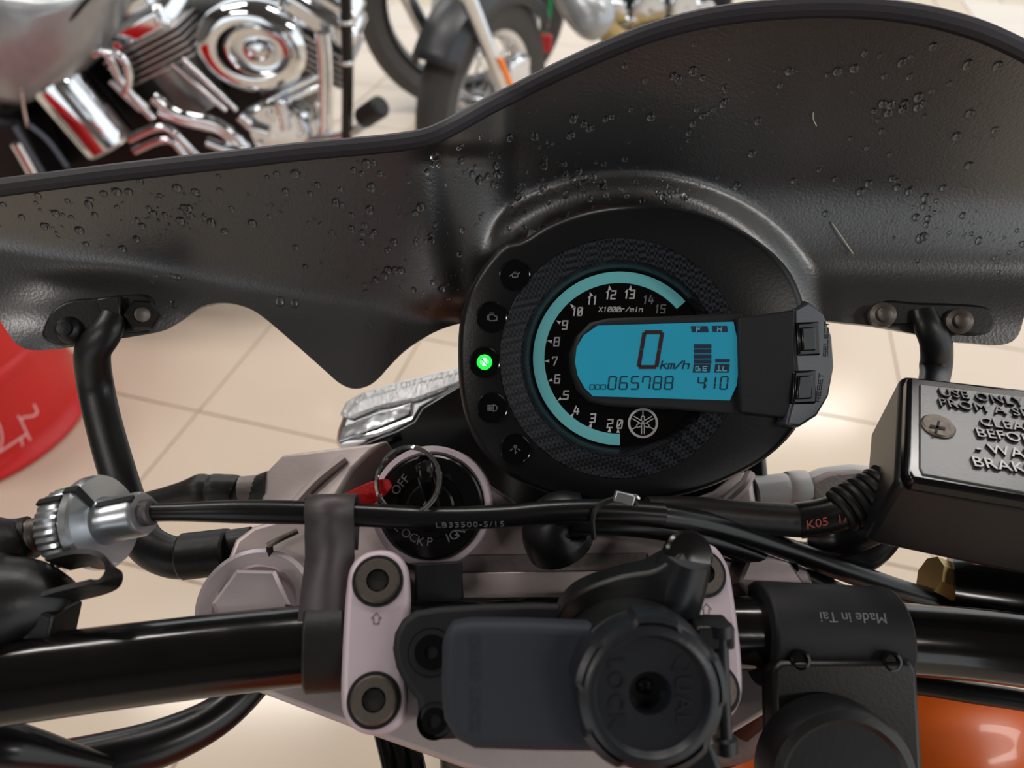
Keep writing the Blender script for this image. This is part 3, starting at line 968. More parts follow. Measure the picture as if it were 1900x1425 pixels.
radial_text('OFF', 743, 900, math.radians(52), .0046)
for ch, x, y, a in (('L', 738, 978, -38), ('O', 753, 990, -30), ('C', 767, 998, -22), ('K', 780, 1005, -14), ('P', 797, 1006, -3)):
    radial_text(ch, x, y, math.radians(a), .0044)
for ch, x, y, a in (('I', 831, 999, 22), ('G', 842, 994, 30), ('N', 854, 986, 38), ('I', 862, 978, 42), ('T', 868, 970, 48)):
    radial_text(ch, x, y, math.radians(a), .0046)

# -- clutch cable, adjuster, lever perch
cc = tube('clutch_cable', [C(262, 952, .2400), C(330, 950, .2410), C(450, 949, .2425), C(620, 953, .2450), C(800, 961, .2480), C(930, 958, .2500), C(1020, 950, .2520), C(1120, 948, .2550), C(1230, 955, .2580)],
          [.0031, .0031, .0040, .0040, .0040, .0040, .0040, .0042, .0042], 'hose_black', bike, seg=20, n=8)
text('cable_lettering', 'LB33500-5/15', C(872, 974, .2440), (1, .035, 0), (0, -.75, 1), .0036, 'print_grey', cc, ext=.00005, spacing=1.15)
a0, a1 = C(40, 998, .2500), C(275, 951, .2395)
axv = (a1 - a0)
aL = axv.length
axn = axv.normalized()
ad = lathe('cable_adjuster', a0, axn, [(.0052 + (.0007 if k % 2 else -.0003), aL * .02 + k * .00085) for k in range(20)], 'bolt_steel', bike, seg=20)
lathe('knurled_wheel', a0 + axn * aL * .36, axn, [(.004, -.0005), (.0128, 0), (.0135, .001), (.0135, .0075), (.0128, .0085)], 'zinc', ad, seg=72, poly=lambda t: 1 + .022 * math.cos(t * 36))
lathe('lock_wheel', a0 + axn * aL * .585, axn, [(.004, -.0005), (.0150, 0), (.0158, .001), (.0158, .0036), (.0150, .0046), (.0082, .0050), (.0074, .008), (.0074, .0185), (.0066, .0198), (.003, .0198)], 'zinc', ad, seg=64)
rad = Vector((0, .78, .62))
rad = (rad - axn * rad.dot(axn)).normalized()
sd = axn.cross(rad)
box('wheel_slot', a0 + axn * (aL * .585 + .0128) + rad * .0072, axn * .0075, rad * .0006, sd * .0012, 'dark_hole', ad, bevel=.0002)
box('wheel_slot', a0 + axn * (aL * .585 + .0030) + rad * .0122, axn * .0026, rad * .0042, sd * .0012, 'dark_hole', ad, bevel=.0002)
box('wheel_slot', a0 + axn * (aL * .36 + .0042) + rad * .0135, axn * .0046, rad * .0006, sd * .0012, 'dark_hole', ad, bevel=.0002)
lathe('cable_ferrule', a0 + axn * aL * .90, axn, [(.0044, -.006), (.0044, .0062), (.0036, .0068)], 'strap_steel', ad, seg=24)

pe = tube('lever_perch', [C(-160, 1045, .235), C(-60, 1030, .240), C(10, 1012, .246), C(40, 1002, .249), C(60, 996, .250)], [.0150, .0135, .0100, .0078, .0074], 'rubber', bike, seg=24)
tube('perch_clamp', [C(-60, 1120, .225), C(0, 1122, .228), C(50, 1118, .230), C(92, 1125, .232), C(108, 1135, .233)], [.0170, .0155, .0135, .0105, .0075], 'satin_black', pe, seg=24)
sweep('perch_bracket', [C(60, 1122, .2275), C(120, 1104, .2270), C(180, 1089, .2265), C(203, 1076, .2262), C(207, 1054, .2266), C(186, 1038, .2280), C(150, 1036, .2295), C(108, 1045, .2310)], [(.0052, .0008), (-.0052, .0008), (-.0052, -.0008), (.0052, -.0008)], 'rubber', pe, up=(.15, .55, .8), n=5)
box('perch_block', C(86, 1150, .2300), Vector((.0060, -.002, 0)), Vector((.0012, .0058, 0)), Vector((0, 0, .008)), 'satin_black', pe, bevel=.001)
tube('perch_pivot', [C(-40, 1080, .235), C(36, 1082, .238)], .0085, 'bar_black', pe, n=1, seg=20, bevel=.001)

# -- hoses and cables
tube('wiring_hose', [C(520, 1205, .30), C(470, 1268, .290), C(400, 1330, .280), C(300, 1378, .270), C(180, 1410, .262), C(60, 1432, .256), C(-80, 1450, .25)], [.0060, .0068, .0076, .0086, .0090, .0092, .0092], 'hose_black', bike, seg=20)
tube('clutch_hose', [C(-120, 1372, .235), C(0, 1383, .238), C(60, 1392, .242), C(130, 1406, .248), C(200, 1422, .256)], [.0078, .0076, .0066, .0048, .0036], 'hose_black', bike, seg=20)
tube('throttle_cable', [C(1030, 952, .2560), C(1120, 950, .2560), C(1220, 956, .2600), C(1330, 976, .268), C(1440, 1012, .277), C(1560, 1056, .286), C(1680, 1098, .294), C(1800, 1130, .30)], .0044, 'hose_black', bike, seg=18)
tube('throttle_cable', [C(1060, 968, .2620), C(1180, 972, .2640), C(1280, 990, .270), C(1380, 1022, .280), C(1470, 1062, .290), C(1560, 1105, .300), C(1640, 1145, .31)], .0048, 'hose_black', bike, seg=18)
bh = tube('brake_hose', [C(1480, 966, .276), C(1530, 958, .274), C(1570, 945, .272), C(1610, 925, .270), C(1650, 900, .268), C(1700, 875, .268)], .0068, 'hose_black', bike, seg=20)
tube('hose_sleeve', [C(1200, 946, .268), C(1290, 950, .271), C(1390, 960, .274), C(1484, 966, .276)], [.0050, .0058, .0062, .0064], 'rubber', bh, n=4, seg=20)
hx = []
for k in range(90):
    t = k / 89
    p = C(1556 + 90 * t, 949 - 47 * t, .2715 - .004 * t)
    tdir = Vector((.88, .46, 0))
    u = Vector((-.46, .88, 0))
    hx.append(p + u * math.cos(k * .42) * .0072 + NCAM * math.sin(k * .42) * .0072)
tube('spiral_guard', hx, .0017, 'rubber', bh, seg=8, n=2)
text('hose_lettering', 'K05  1A1', C(1545, 966, .2655), (1, .23, 0), (0, -.3, 1), .0050, 'ink_red', bh, ext=.00005)
tube('brake_hose', [C(1500, 1000, .30), C(1560, 1000, .295), C(1620, 975, .285), C(1690, 940, .280)], .0072, 'satin_black', bike, seg=18)
tie = tube('cable_tie', [C(1102, 1000, .252), C(1100, 960, .2495), C(1112, 938, .2490), C(1140, 926, .2490), C(1165, 924, .2500), C(1180, 934, .252)], .0010, 'satin_black', bike, seg=8)
box('tie_head', C(1158, 924, .2480), Vector((.0034, -.0008, 0)), Vector((.0006, .0018, 0)), Vector((0, 0, .0016)), 'zinc', tie, bevel=.0005)
tube('tie_tail', [C(1168, 924, .2475), C(1178, 920, .2470), C(1186, 926, .2470)], .0007, 'zinc', tie, seg=6)
tube('cable_boot', [C(1040, 1010, .275), C(1030, 985, .272), C(1040, 960, .270), C(1080, 955, .270)], [.013, .0125, .010, .008], 'satin_black', bike, seg=24)
prism('yoke_cover', [(770, 1045), (858, 1040), (862, 1180), (770, 1185)], YP, -.022, .016, 'matte_black', bike, bevel=.001)

# -- brake fluid reservoir, lid level with the ground
RN = Zw
RP = Plane(C(1700, 795, .250), RN)
rv = prism('brake_reservoir', [(1672, 693), (1900, 718), (2120, 745), (2140, 985), (1900, 940), (1664, 893)], RP, -.004, .034, 'satin_black', bike, bevel=.003, bseg=4, label='black brake fluid reservoir with embossed lid')
prism('reservoir_lid', [(1684, 697), (1758, 705), (1900, 724), (2110, 752), (2128, 975), (1900, 925), (1690, 889), (1680, 870)], RP, 0, .006, 'gloss_black', rv, bevel=.0016, bseg=3)
prism('lid_panel', [(1706, 712), (1760, 718), (1900, 736), (2090, 762), (2100, 955), (1900, 914), (1712, 880), (1706, 866)], RP, .0006, .002, 'lid_black_sheen', rv, bevel=.0005)
s0 = RP.hit(1740, 792, .0006)
xr = (RP.hit(1900, 736, 0) - RP.hit(1706, 712, 0)).normalized()
scw = lathe('lid_screw', s0, RN, [(.0056, 0), (.0056, .0005), (.0050, .0011), (.0018, .0013)], 'bolt_steel', rv, seg=32)
strokes_px('screw_cross', [[(1728, 790), (1752, 795)], [(1742, 783), (1737, 801)]], 5, RP, .0021, 'dark_hole', rv)
for s, x, y in (('USE ONLY DOT4', 1741, 729), ('FROM A SEALED', 1740, 748), ('CLEAN FILLER', 1816, 784), ('BEFORE REMOV', 1809, 804), ('- WARNING', 1808, 832), ('BRAKE FLUID', 1802, 858)):
    text('lid_lettering', s, RP.hit(x, y, .0010), xr, RN, .0060 if y < 820 else .0064, 'gloss_black', rv, ext=.0006, align='LEFT', spacing=1.05)
tube('reservoir_outlet', [C(1725, 1068, .300), C(1790, 1095, .30)], [.0085, .0090], 'brass_fit', bike, n=1, seg=8)
tube('master_cylinder', [C(1760, 1095, .300), C(1830, 1105, .295), C(1960, 1120, .285), C(2100, 1130, .28)], [.0140, .0165, .0180, .0185], 'bar_black', bike, seg=28)


# -- orange fuel tank
def tank_depth(x, y):
    return .345 - .050 * math.exp(-((x - 1860) / 330) ** 2 - ((y - 1520) / 200) ** 2) + .010 * sstep(1480, 1330, x)


tk, _ = skin('fuel_tank', [(1240, 1500), (1310, 1440), (1380, 1413), (1425, 1380), (1438, 1350), (1416, 1327), (1440, 1322), (1520, 1298), (1620, 1276), (1720, 1274), (1820, 1288), (1920, 1306), (2060, 1360), (2120, 1500), (2060, 1680), (1700, 1720), (1350, 1680)],
             tank_depth, 16, 'orange_paint', bike, thick=.004, curve=5, label='glossy orange fuel tank')
tube('tank_edge_hose', [C(1640, 1262, .300), C(1720, 1272, .296), C(1800, 1285, .292), C(1900, 1300, .288), C(2000, 1325, .284)], .0042, 'hose_black', bike, seg=16)
tube('frame_tube', [C(1380, 1340, .35), C(1410, 1300, .34), C(1460, 1250, .33)], .010, 'satin_black', bike, seg=20)
tube('frame_tube', [C(1300, 1400, .36), C(1380, 1385, .35), C(1430, 1330, .34)], .007, 'alloy_dirty', bike, seg=20)
for x in (722, 748, 775):
    tube('wiring', [C(x - 15, 1360, .33), C(x, 1420, .32), C(x + 14, 1500, .31)], .0034, 'hose_black', bike, seg=10)

# -- fork and front wheel that stand the machine on the floor
wdir = Vector((0, .42, -.907)).normalized()
for x, y in ((478, 1128), (1408, 1090)):
    p = W(YP.hit(x, y, -.04))
    q_ = p + wdir * .70
    tube('fork_leg', [p, p + wdir * .3, p + wdir * .31, q_], [.0205, .0205, .027, .027], 'satin_black', bike, cam=False, n=1, seg=20)
pm = W((YP.hit(478, 1128, -.04) + YP.hit(1408, 1090, -.04)) / 2) + wdir * .70
wc = Vector((pm.x, pm.y, .30))


def wheel(parent, c, axis, R, w, m_t, m_r, spokes, disc=True):
    a = Vector(axis).normalized()
    t = lathe('tyre', c, a, [(R - .10, -w * .30), (R - .06, -w * .48), (R - .025, -w * .46), (R - .004, -w * .22), (R, 0), (R - .004, w * .22), (R - .025, w * .46), (R - .06, w * .48), (R - .10, w * .30), (R - .10, -w * .30)], m_t, parent, seg=64, cam=False, cap=False)
    lathe('rim', c, a, [(R - .095, -w * .32), (R - .115, -w * .28), (R - .118, 0), (R - .115, w * .28), (R - .095, w * .32)], m_r, parent, seg=64, cam=False, cap=False)
    h = lathe('hub', c, a, [(.02, -w * .5), (.034, -w * .45), (.034, w * .45), (.02, w * .5)], m_r, parent, seg=24, cam=False)
    if spokes:
        x, y, _ = basis(a)
        for k in range(spokes):
            an = 2 * math.pi * k / spokes
            s = 1 if k % 2 else -1
            d0 = x * math.cos(an) + y * math.sin(an)
            d1 = x * math.cos(an + .35 * (1 if (k // 2) % 2 else -1)) + y * math.sin(an + .35 * (1 if (k // 2) % 2 else -1))
            tube('spoke', [c + d0 * .034 + a * s * w * .4, c + d1 * (R - .117) + a * s * w * .04], .0022, m_r, parent, n=1, seg=6, cam=False)
    if disc:
        lathe('brake_disc', c + a * w * .55, a, [(.05, 0), (.125, 0), (.125, .004), (.05, .004), (.05, 0)], 'chrome_soft', parent, seg=48, cam=False, cap=False)


wheel(bike, wc, (1, 0, 0), .30, .11, 'tyre', 'engine_dark', 0)
# tank body, seat, engine and rear wheel under and behind the rider's view
V, F = [], []
for i in range(13):
    ph = -math.pi / 2 + math.pi * i / 12
    for k in range(32):
        th = 2 * math.pi * k / 32
        sg = lambda v, e: math.copysign(abs(v) ** e, v)
        V.append((.02 + .155 * sg(math.cos(ph), .8) * sg(math.cos(th), .8), -.15 + .22 * sg(math.cos(ph), .8) * sg(math.sin(th), .8), .73 + .13 * sg(math.sin(ph), .7)))
for i in range(12):
    for k in range(32):
        F.append((i * 32 + k, i * 32 + (k + 1) % 32, (i + 1) * 32 + (k + 1) % 32, (i + 1) * 32 + k))
mesh('tank_body', V, F, 'orange_paint', bike, cam=False)
sweep('seat', [(.02, -.30, .80), (.02, -.50, .77), (.02, -.75, .80), (.02, -1.02, .86)], [(.05, .06), (.03, .12), (-.05, .13), (-.05, -.13), (.03, -.12), (.05, -.06)], 'matte_black', bike, cam=False, up=(0, 0, 1))
box('engine', (.02, -.12, .42), (.13, 0, 0), (0, .20, 0), (0, 0, .16), 'engine_dark', bike, cam=False, bevel=.03)
tube('frame_spine', [W(YP.hit(940, 1180, -.07)), (.02, -.05, .66), (.02, -.45, .66), (.02, -.95, .74)], .03, 'satin_black', bike, cam=False)
tube('swingarm', [(.02, -.30, .38), (.10, -.60, .33), (.10, -.95, .31)], .025, 'satin_black', bike, cam=False)
tube('swingarm', [(.02, -.30, .38), (-.08, -.60, .33), (-.08, -.95, .31)], .025, 'satin_black', bike, cam=False)
wheel(bike, Vector((.01, -.95, .31)), (1, 0, 0), .31, .15, 'tyre', 'engine_dark', 0)

# ------------------------------------------------------------------ key in the ignition
key = empty('ignition_key', W(IP.hit(800, 925, .006)), label='black motorcycle key with split ring and red tag in the ignition lock', category='key')
kb = sweep('key_head', [IP.hit(806, 932, .002), IP.hit(800, 905, .010), IP.hit(789, 868, .020), IP.hit(787, 862, .021)], [(.0045, .0014), (.0036, .0024), (-.0036, .0024), (-.0045, .0014), (-.0045, -.0014), (-.0036, -.0024), (.0036, -.0024), (.0045, -.0014)], 'gloss_black', key, up=(0, 0, 1), n=4, scale=[1.5, 1.3, 1.2, .9], bevel=.0004)
strokes_px('key_mark', [[(786, 937), (790, 930)], [(794, 938), (800, 928), (806, 930)], [(800, 928), (796, 921)]], 2, Plane(IP.hit(800, 930, .0135), (0, .12, 1)), 0, 'print_grey', key)
rc = IP.hit(757, 892, .020)
rx, ry, rn = basis(Vector((-.25, .2, .95)))
for f, k in ((1, 0), (.94, .0006)):
    tube('split_ring', [rc + rx * math.cos(t) * .0118 * f + ry * math.sin(t) * .0118 * f + rn * k for t in [2 * math.pi * i / 40 for i in range(41)]], .00055, 'chrome', key, seg=8, n=1, cap=False)
sweep('red_tag', [IP.hit(724, 896, .016), IP.hit(706, 905, .0145), IP.hit(676, 922, .012), IP.hit(640, 940, .009), IP.hit(590, 962, .006)], [(.0014, .0), (.0010, .0038), (-.0010, .0038), (-.0014, 0), (-.0010, -.0038), (.0010, -.0038)], 'red_tag', key, up=(0, 0, 1), n=5, scale=[.35, .8, 1.05, 1.1, 1.1])

# ------------------------------------------------------------------ phone mount on the bar (left of the two mounts)
pmn = empty('phone_mount', W(C(1000, 1250, .24)), label='black phone mount with flat arm and round locking knob on the middle of the handlebar', category='phone mount')
M1 = Plane(C(800, 1205, .2235), (.08, .30, .95))
prism('mount_base', [(728, 1205), (732, 1175), (746, 1150), (770, 1133), (810, 1126), (900, 1120), (1000, 1118), (1120, 1122), (1180, 1160), (1190, 1290), (1150, 1360), (860, 1372), (812, 1374), (786, 1362), (776, 1335), (774, 1300), (752, 1272), (735, 1240)], M1, 0, .026, 'matte_black', pmn, bevel=.002, bseg=3)
for x, y, r in ((800, 1210, .0062), (806, 1338, .0046)):
    c = M1.hit(x, y, 0)
    lathe('base_screw', c, M1.n, [(r * 1.15, .0002), (r, -.001), (r * .85, -.0005), (r * .8, .0008), (.002, .001), (.0018, 0)], 'gloss_black', pmn, seg=32, cap=False)
M2 = Plane(C(950, 1275, .197), (.03, .18, .98))
prism('mount_arm', [(820, 1200), (824, 1172), (840, 1158), (872, 1153), (980, 1154), (1140, 1160), (1150, 1400), (1000, 1398), (880, 1394), (846, 1376), (824, 1340), (818, 1290)], M2, 0, .012, 'slate_plastic', pmn, bevel=.0032, bseg=4)
text('arm_lettering', 'QUAD LOCK', M2.hit(880, 1265, .0001), (0, -1, 0), M2.n, .0040, 'slate_plastic', pmn, ext=.0001, spacing=1.1)
M3 = Plane(C(1205, 1285, .190), (.02, .12, .99))
kc = M3.hit(1205, 1285, 0)
kr = .190 / FPX
lathe('mount_collar', kc, M3.n, [(146 * kr, -.034), (146 * kr, -.012), (140 * kr, -.008), (120 * kr, -.006)], 'satin_black', pmn, seg=64)
lathe('locking_knob', kc, M3.n, [(130 * kr, -.008), (130 * kr, .001), (126 * kr, .0026), (120 * kr, .0032), (108 * kr, .0034), (105 * kr, .0028), (100 * kr, .0016), (40 * kr, .0010), (36 * kr, .0), (32 * kr, -.006), (14 * kr, -.0065)],
      'knob_black', pmn, seg=120, cap=False, poly=lambda t: 1.0)
lathe('knob_grip', kc, M3.n, [(138 * kr, -.010), (143 * kr, -.008), (143 * kr, -.0005), (137 * kr, .0022), (126 * kr, .0030)], 'knob_black', pmn, seg=160, cap=False, poly=lambda t: 1 + .06 * max(-.5, min(.5, 3 * math.sin(t * 5 + .6))))
lathe('knob_screw', kc - M3.n * .0065, M3.n, [(16 * kr, 0), (15 * kr, .0012), (7 * kr, .0016), (6 * kr, .0006)], 'gloss_black', pmn, seg=24)
for s, x, a in (('LOCK', 1142, -1), ('QUAD', 1268, -1)):
    text('knob_lettering', s, M3.hit(x, 1285, .0013), (0, a, 0), M3.n, .0062, 'knob_black', pmn, ext=.0004, spacing=1.15)
tube('hinge_pin', [C(1336, 1158, .208), C(1337, 1180, .208), C(1337, 1182, .208), C(1341, 1300, .207), C(1345, 1368, .206), C(1345, 1370, .206), C(1346, 1395, .206)], [.0034, .0034, .0022, .0022, .0022, .0034, .0034], 'knob_black', pmn, n=1, seg=16)
box('hinge_block', C(1318, 1172, .212), Vector((.0056, 0, 0)), Vector((0, .0034, 0)), Vector((0, 0, .006)), 'satin_black', pmn, bevel=.001)
sweep('clamp_arm', [C(1050, 1150, .233), C(1085, 1110, .226), C(1150, 1088, .222), C(1215, 1080, .220), C(1255, 1058, .220), C(1280, 1030, .221)], [(.006, .0045), (-.006, .0045), (-.006, -.0045), (.006, -.0045)], 'satin_black', pmn, up=(0, 0, 1), n=5, bevel=.0012, scale=[1, 1, 1.1, 1.3, 1.3, 1.1])
tube('arm_post', [C(1236, 1130, .222), C(1258, 1075, .219), C(1275, 1030, .216)], [.0100, .0088, .0072], 'knob_black', pmn, seg=28)
lathe('post_cap', C(1277, 1030, .2155), (.15, .25, .9), [(.0072, -.002), (.0074, .0006), (.0066, .0014), (.0008, .0018)], 'gloss_black', pmn, seg=32)
sweep('lower_lever', [C(1262, 1385, .200), C(1285, 1440, .197), C(1300, 1500, .195)], [(.004, .008), (-.004, .008), (-.004, -.008), (.004, -.008)], 'knob_black', pmn, up=(0, 0, 1), n=4, bevel=.0015)

# ------------------------------------------------------------------ second mount, right of the phone mount
dm = empty('bar_mount', W(C(1570, 1250, .25)), label='black bar clamp with Made in print and a round knob, right of the phone mount', category='mount')
m0, m1 = C(1404, 1174, .2622), C(1648, 1185, .2647)
tube('clamp_band', [m0, m1], .0182, 'matte_black', dm, n=1, seg=48, bevel=.001)
M4 = Plane(C(1570, 1235, .2435), (0, .22, .97))
prism('mount_plate', [(1446, 1218), (1690, 1218), (1698, 1236), (1704, 1300), (1716, 1450), (1720, 1560), (1444, 1560), (1436, 1400), (1432, 1240)], M4, -.002, .012, 'matte_black', dm, bevel=.0015)
prism('mount_front', [(1434, 1240), (1450, 1226), (1690, 1226), (1704, 1244), (1712, 1400), (1720, 1560), (1446, 1560), (1436, 1400)], M4, .0015, .010, 'satin_black', dm, bevel=.0018)
M5 = Plane(C(1572, 1450, .222), (0, .1, .99))
k5 = M5.hit(1570, 1462, 0)
lathe('mount_knob', k5, M5.n, [(.0235, -.014), (.0235, -.003), (.0225, -.0005), (.0200, .0005), (.0185, -.0006), (.0005, -.0006)], 'satin_black', dm, seg=72, cap=False)
prism('knob_tab', [(1500, 1350), (1508, 1322), (1590, 1318), (1600, 1350), (1615, 1390), (1500, 1390)], M5, -.004, .010, 'satin_black', dm, bevel=.002, bseg=3)
for x, y in ((1485, 1225), (1655, 1228)):
    lathe('clamp_screw', M4.hit(x, y, .001), M4.n, [(.0034, -.002), (.0034, .0004), (.0024, .0008), (.0022, -.0004)], 'gloss_black', dm, seg=20)
text('clamp_lettering', 'Made in Tai', C(1583, 1145, .2452), (-1, .02, 0), (0, .45, .9), .0048, 'print_grey', dm, ext=.0001)

# ------------------------------------------------------------------ red bucket at the left
def ray(px, py):
    return ROT @ Vector(((px - CX) / FPX, (CY - py) / FPX, -1))


r_ = ray(-62, 772)
bc = CAM + r_ * (-CAMH / r_.z)
bc.z = 0
BR = .246
bk = empty('bucket', bc, label='red plastic bucket with a white line drawing standing on the tiles at the left', category='bucket')
lathe('bucket_wall', bc, (0, 0, 1), [(.20, .004), (.256, 0), (.262, .006), (.262, .014), (.256, .022), (BR + .004, .030), (BR, .05), (BR, .20), (BR + .006, .206), (BR + .006, .222), (BR, .23), (BR, .44), (BR + .010, .445), (BR + .010, .47), (BR - .006, .47), (BR - .02, .03), (.001, .03)], 'red_plastic', bk, seg=96, cam=False, cap=False)


def on_bucket(lines, w):
    def hit(px, py):
        d = ray(px, py)
        ox, oy = CAM.x - bc.x, CAM.y - bc.y
        r = BR + .0006
        A, B_, C_ = d.x ** 2 + d.y ** 2, ox * d.x + oy * d.y, ox * ox + oy * oy - r * r
        t = (-B_ - math.sqrt(max(0, B_ * B_ - A * C_))) / A
        return CAM + d * t
    V, F = [], []
    for ln in lines:
        ln = [Vector((a, b)) for a, b in ln]
        P = [v.to_2d() for v in catmull([Vector((v.x, v.y, 0)) for v in ln], 5)]
        for a, b in zip(P, P[1:]):
            n_ = Vector((-(b - a).y, (b - a).x)).normalized() * w
            i = len(V)
            V += [hit(*(a + n_)), hit(*(a - n_)), hit(*(b - n_)), hit(*(b + n_))]
            F.append((i, i + 1, i + 2, i + 3))
    return mesh('bucket_drawing', V, F, 'white_ink', bk, smooth=False, cam=False, solid=.0004)


on_bucket([[(33, 771), (40, 782), (50, 804), (59, 820), (68, 822), (83, 815)], [(39, 779), (45, 774), (61, 772), (69, 765), (63, 750)], [(-30, 855), (0, 838), (50, 805)],
           [(39, 814), (49, 846), (83, 820), (102, 800)], [(-6, 780), (0, 793), (4, 813), (0, 838)]] + [[(56 + 6 * k, 838 - 5 * k), (60 + 6 * k, 828 - 5 * k)] for k in range(5)], 1.5)

# ------------------------------------------------------------------ motorcycles behind


def BP(px, py, Y):
    """the point of the plane world-y = Y seen at a pixel of the photograph"""
    r = ROT @ Vector(((px - CX) / FPX, (CY - py) / FPX, -1))
    return CAM + r * (Y / r.y)


YH = 1.68
FR = Vector((0, -1, 0))
hd = empty('motorcycle', (-.75, 1.9, 0), label='chrome V-twin cruiser motorcycle side-on at the upper left', category='motorcycle')
PXH = .00118
# crankcase and frame mass behind the bright parts
bx0 = BP(330, 150, YH + .16)
box('engine_block', BP(330, 175, YH + .20), (.34, 0, 0), (0, .07, 0), (0, 0, .24), 'engine_dark', hd, cam=False, bevel=.03)
box('lower_block', (-.84, 1.92, .30), (.30, 0, 0), (0, .07, 0), (0, 0, .22), 'engine_dark', hd, cam=False, bevel=.03)
# cylinders: finned barrels with chrome rocker boxes
for top, bot, ang in (((285, 60), (395, 215), 0), ((595, 40), (520, 215), 1)):
    T, B = BP(*top, YH + .09), BP(*bot, YH + .09)
    axc = (T - B).normalized()
    Lc = (T - B).length
    prof = []
    nf = 15
    for k in range(nf):
        z = Lc * .12 + k * Lc * .70 / nf
        rr = .060 + .016 * k / nf
        prof += [(rr - .014, z), (rr - .014, z + .0045), (rr, z + .0050), (rr, z + .0085)]
    lathe('cylinder', B, axc, prof, 'fin_metal', hd, seg=36, cam=False)
    s = axc.cross(FR).normalized()
    box('cylinder_head', B + axc * Lc * .86, s * .070, FR * .062, axc * .045, 'engine_dark', hd, cam=False, bevel=.006)
    for k in range(6):
        box('head_fin', B + axc * (Lc * .70 + k * .0125), s * (.100), FR * .090, axc * .0026, 'fin_metal', hd, cam=False, bevel=.001)
    box('rocker_box', B + axc * (Lc * .99 + .025), s * .088, FR * .080, axc * .030, 'chrome', hd, cam=False, bevel=.018, bseg=4)
    box('rocker_cover', B + axc * (Lc * .99 + .066), s * .070, FR * .062, axc * .016, 'chrome', hd, cam=False, bevel=.010, bseg=4)
    for u in (-1, 1):
        lathe('rocker_bolt', B + axc * (Lc * .99 + .022) + s * u * .07 + FR * .082, FR, [(.008, 0), (.008, .006), (.005, .008)], 'chrome', hd, seg=12, cam=False)
    for u in (-1, 1):
        tube('pushrod_tube', [B + axc * Lc * .72 + FR * .095 + s * (.014 * u + .06), BP(430 + 40 * ang + 10 * u, 205, YH - .01)], [.008, .007], 'chrome', hd, n=1, seg=12, cam=False)
# air cleaner
ac = BP(468, 92, YH)
ar = PXH
acl = lathe('air_cleaner', ac, FR, [(104 * ar, -.05), (106 * ar, -.01), (102 * ar, .004), (90 * ar, .014), (66 * ar, .018), (62 * ar, .016)], 'chrome', hd, seg=72, cam=False, cap=False, poly=None)
acl.scale = (1, 1, .76)
cc2 = BP(481, 94, YH - .02)
lathe('air_cleaner_dish', cc2, FR, [(64 * ar, -.02), (63 * ar, .004), (58 * ar, .006), (52 * ar, .001), (34 * ar, -.004), (28 * ar, -.002), (26 * ar, .004), (20 * ar, .006), (16 * ar, .001), (.0005, .004)], 'chrome_soft', acl, seg=60, cam=False, cap=False)
# chrome canister with its bright flank, oil lines, exhaust
c0, c1 = BP(112, 150, YH + .02), BP(205, 262, YH + .02)
cax = (c1 - c0).normalized()
lathe('chrome_canister', c0, cax, [(.058, -.012), (.070, -.006), (.072, .004), (.072, (c1 - c0).length), (.066, (c1 - c0).length + .008), (.02, (c1 - c0).length + .010)], 'chrome', hd, seg=48, cam=False)
for pts, r in (([(285, 180), (330, 212), (400, 228), (440, 256), (470, 290)], 12), ([(296, 208), (350, 226), (408, 242), (436, 270), (450, 300)], 10), ([(240, 258), (285, 238), (315, 240), (350, 272), (390, 310)], 9),
               ([(250, 280), (290, 262), (320, 262), (345, 290), (370, 320)], 8), ([(195, 96), (215, 100), (235, 118), (240, 150), (232, 175)], 8), ([(172, 100), (190, 94), (205, 108), (225, 150), (262, 195), (285, 220)], 8),
               ([(205, 150), (235, 180), (262, 205)], 5), ([(215, 140), (245, 172), (275, 200)], 5)):
    tube('exhaust_pipe' if r > 7 else 'oil_line', [BP(x, y, YH - .03) for x, y in pts], r * PXH, 'chrome', hd, seg=16, cam=False)
gc_ = BP(520, 245, YH - .02)
lathe('cam_cover', gc_, FR, [(.075, -.06), (.075, 0), (.066, .012), (.030, .016), (.001, .016)], 'chrome', hd, seg=40, cam=False, cap=False)
for k in range(7):
    a = 2 * math.pi * k / 7
    lathe('cover_bolt', gc_ + Vector((math.cos(a) * .052, -.012, math.sin(a) * .052)), FR, [(.007, 0), (.007, .008), (.004, .010)], 'chrome', hd, seg=12, cam=False)
for pts in ([(445, 215), (470, 235), (500, 245)], [(520, 190), (525, 215), (530, 240)], [(385, 262), (430, 278), (480, 285)]):
    tube('chrome_link', [BP(x, y, YH - .04) for x, y in pts], .013, 'chrome', hd, seg=14, cam=False)
tube('downtube', [BP(598, 60, YH - .02), BP(604, 120, YH - .02), BP(604, 200, YH - .02), BP(602, 300, YH - .02)], .0165, 'chrome', hd, seg=24, cam=False)
tube('frame_rail', [BP(640, -60, YH - .06), BP(643, 60, YH - .06), BP(645, 150, YH - .06), BP(642, 320, YH - .06)], .0125, 'gloss_black', hd, seg=20, cam=False)
for y in (40, 115):
    lathe('rail_clip', BP(643, y, YH - .06), (0, 0, 1), [(.0145, -.004), (.0155, 0), (.0145, .004)], 'chrome', hd, seg=20, cam=False)
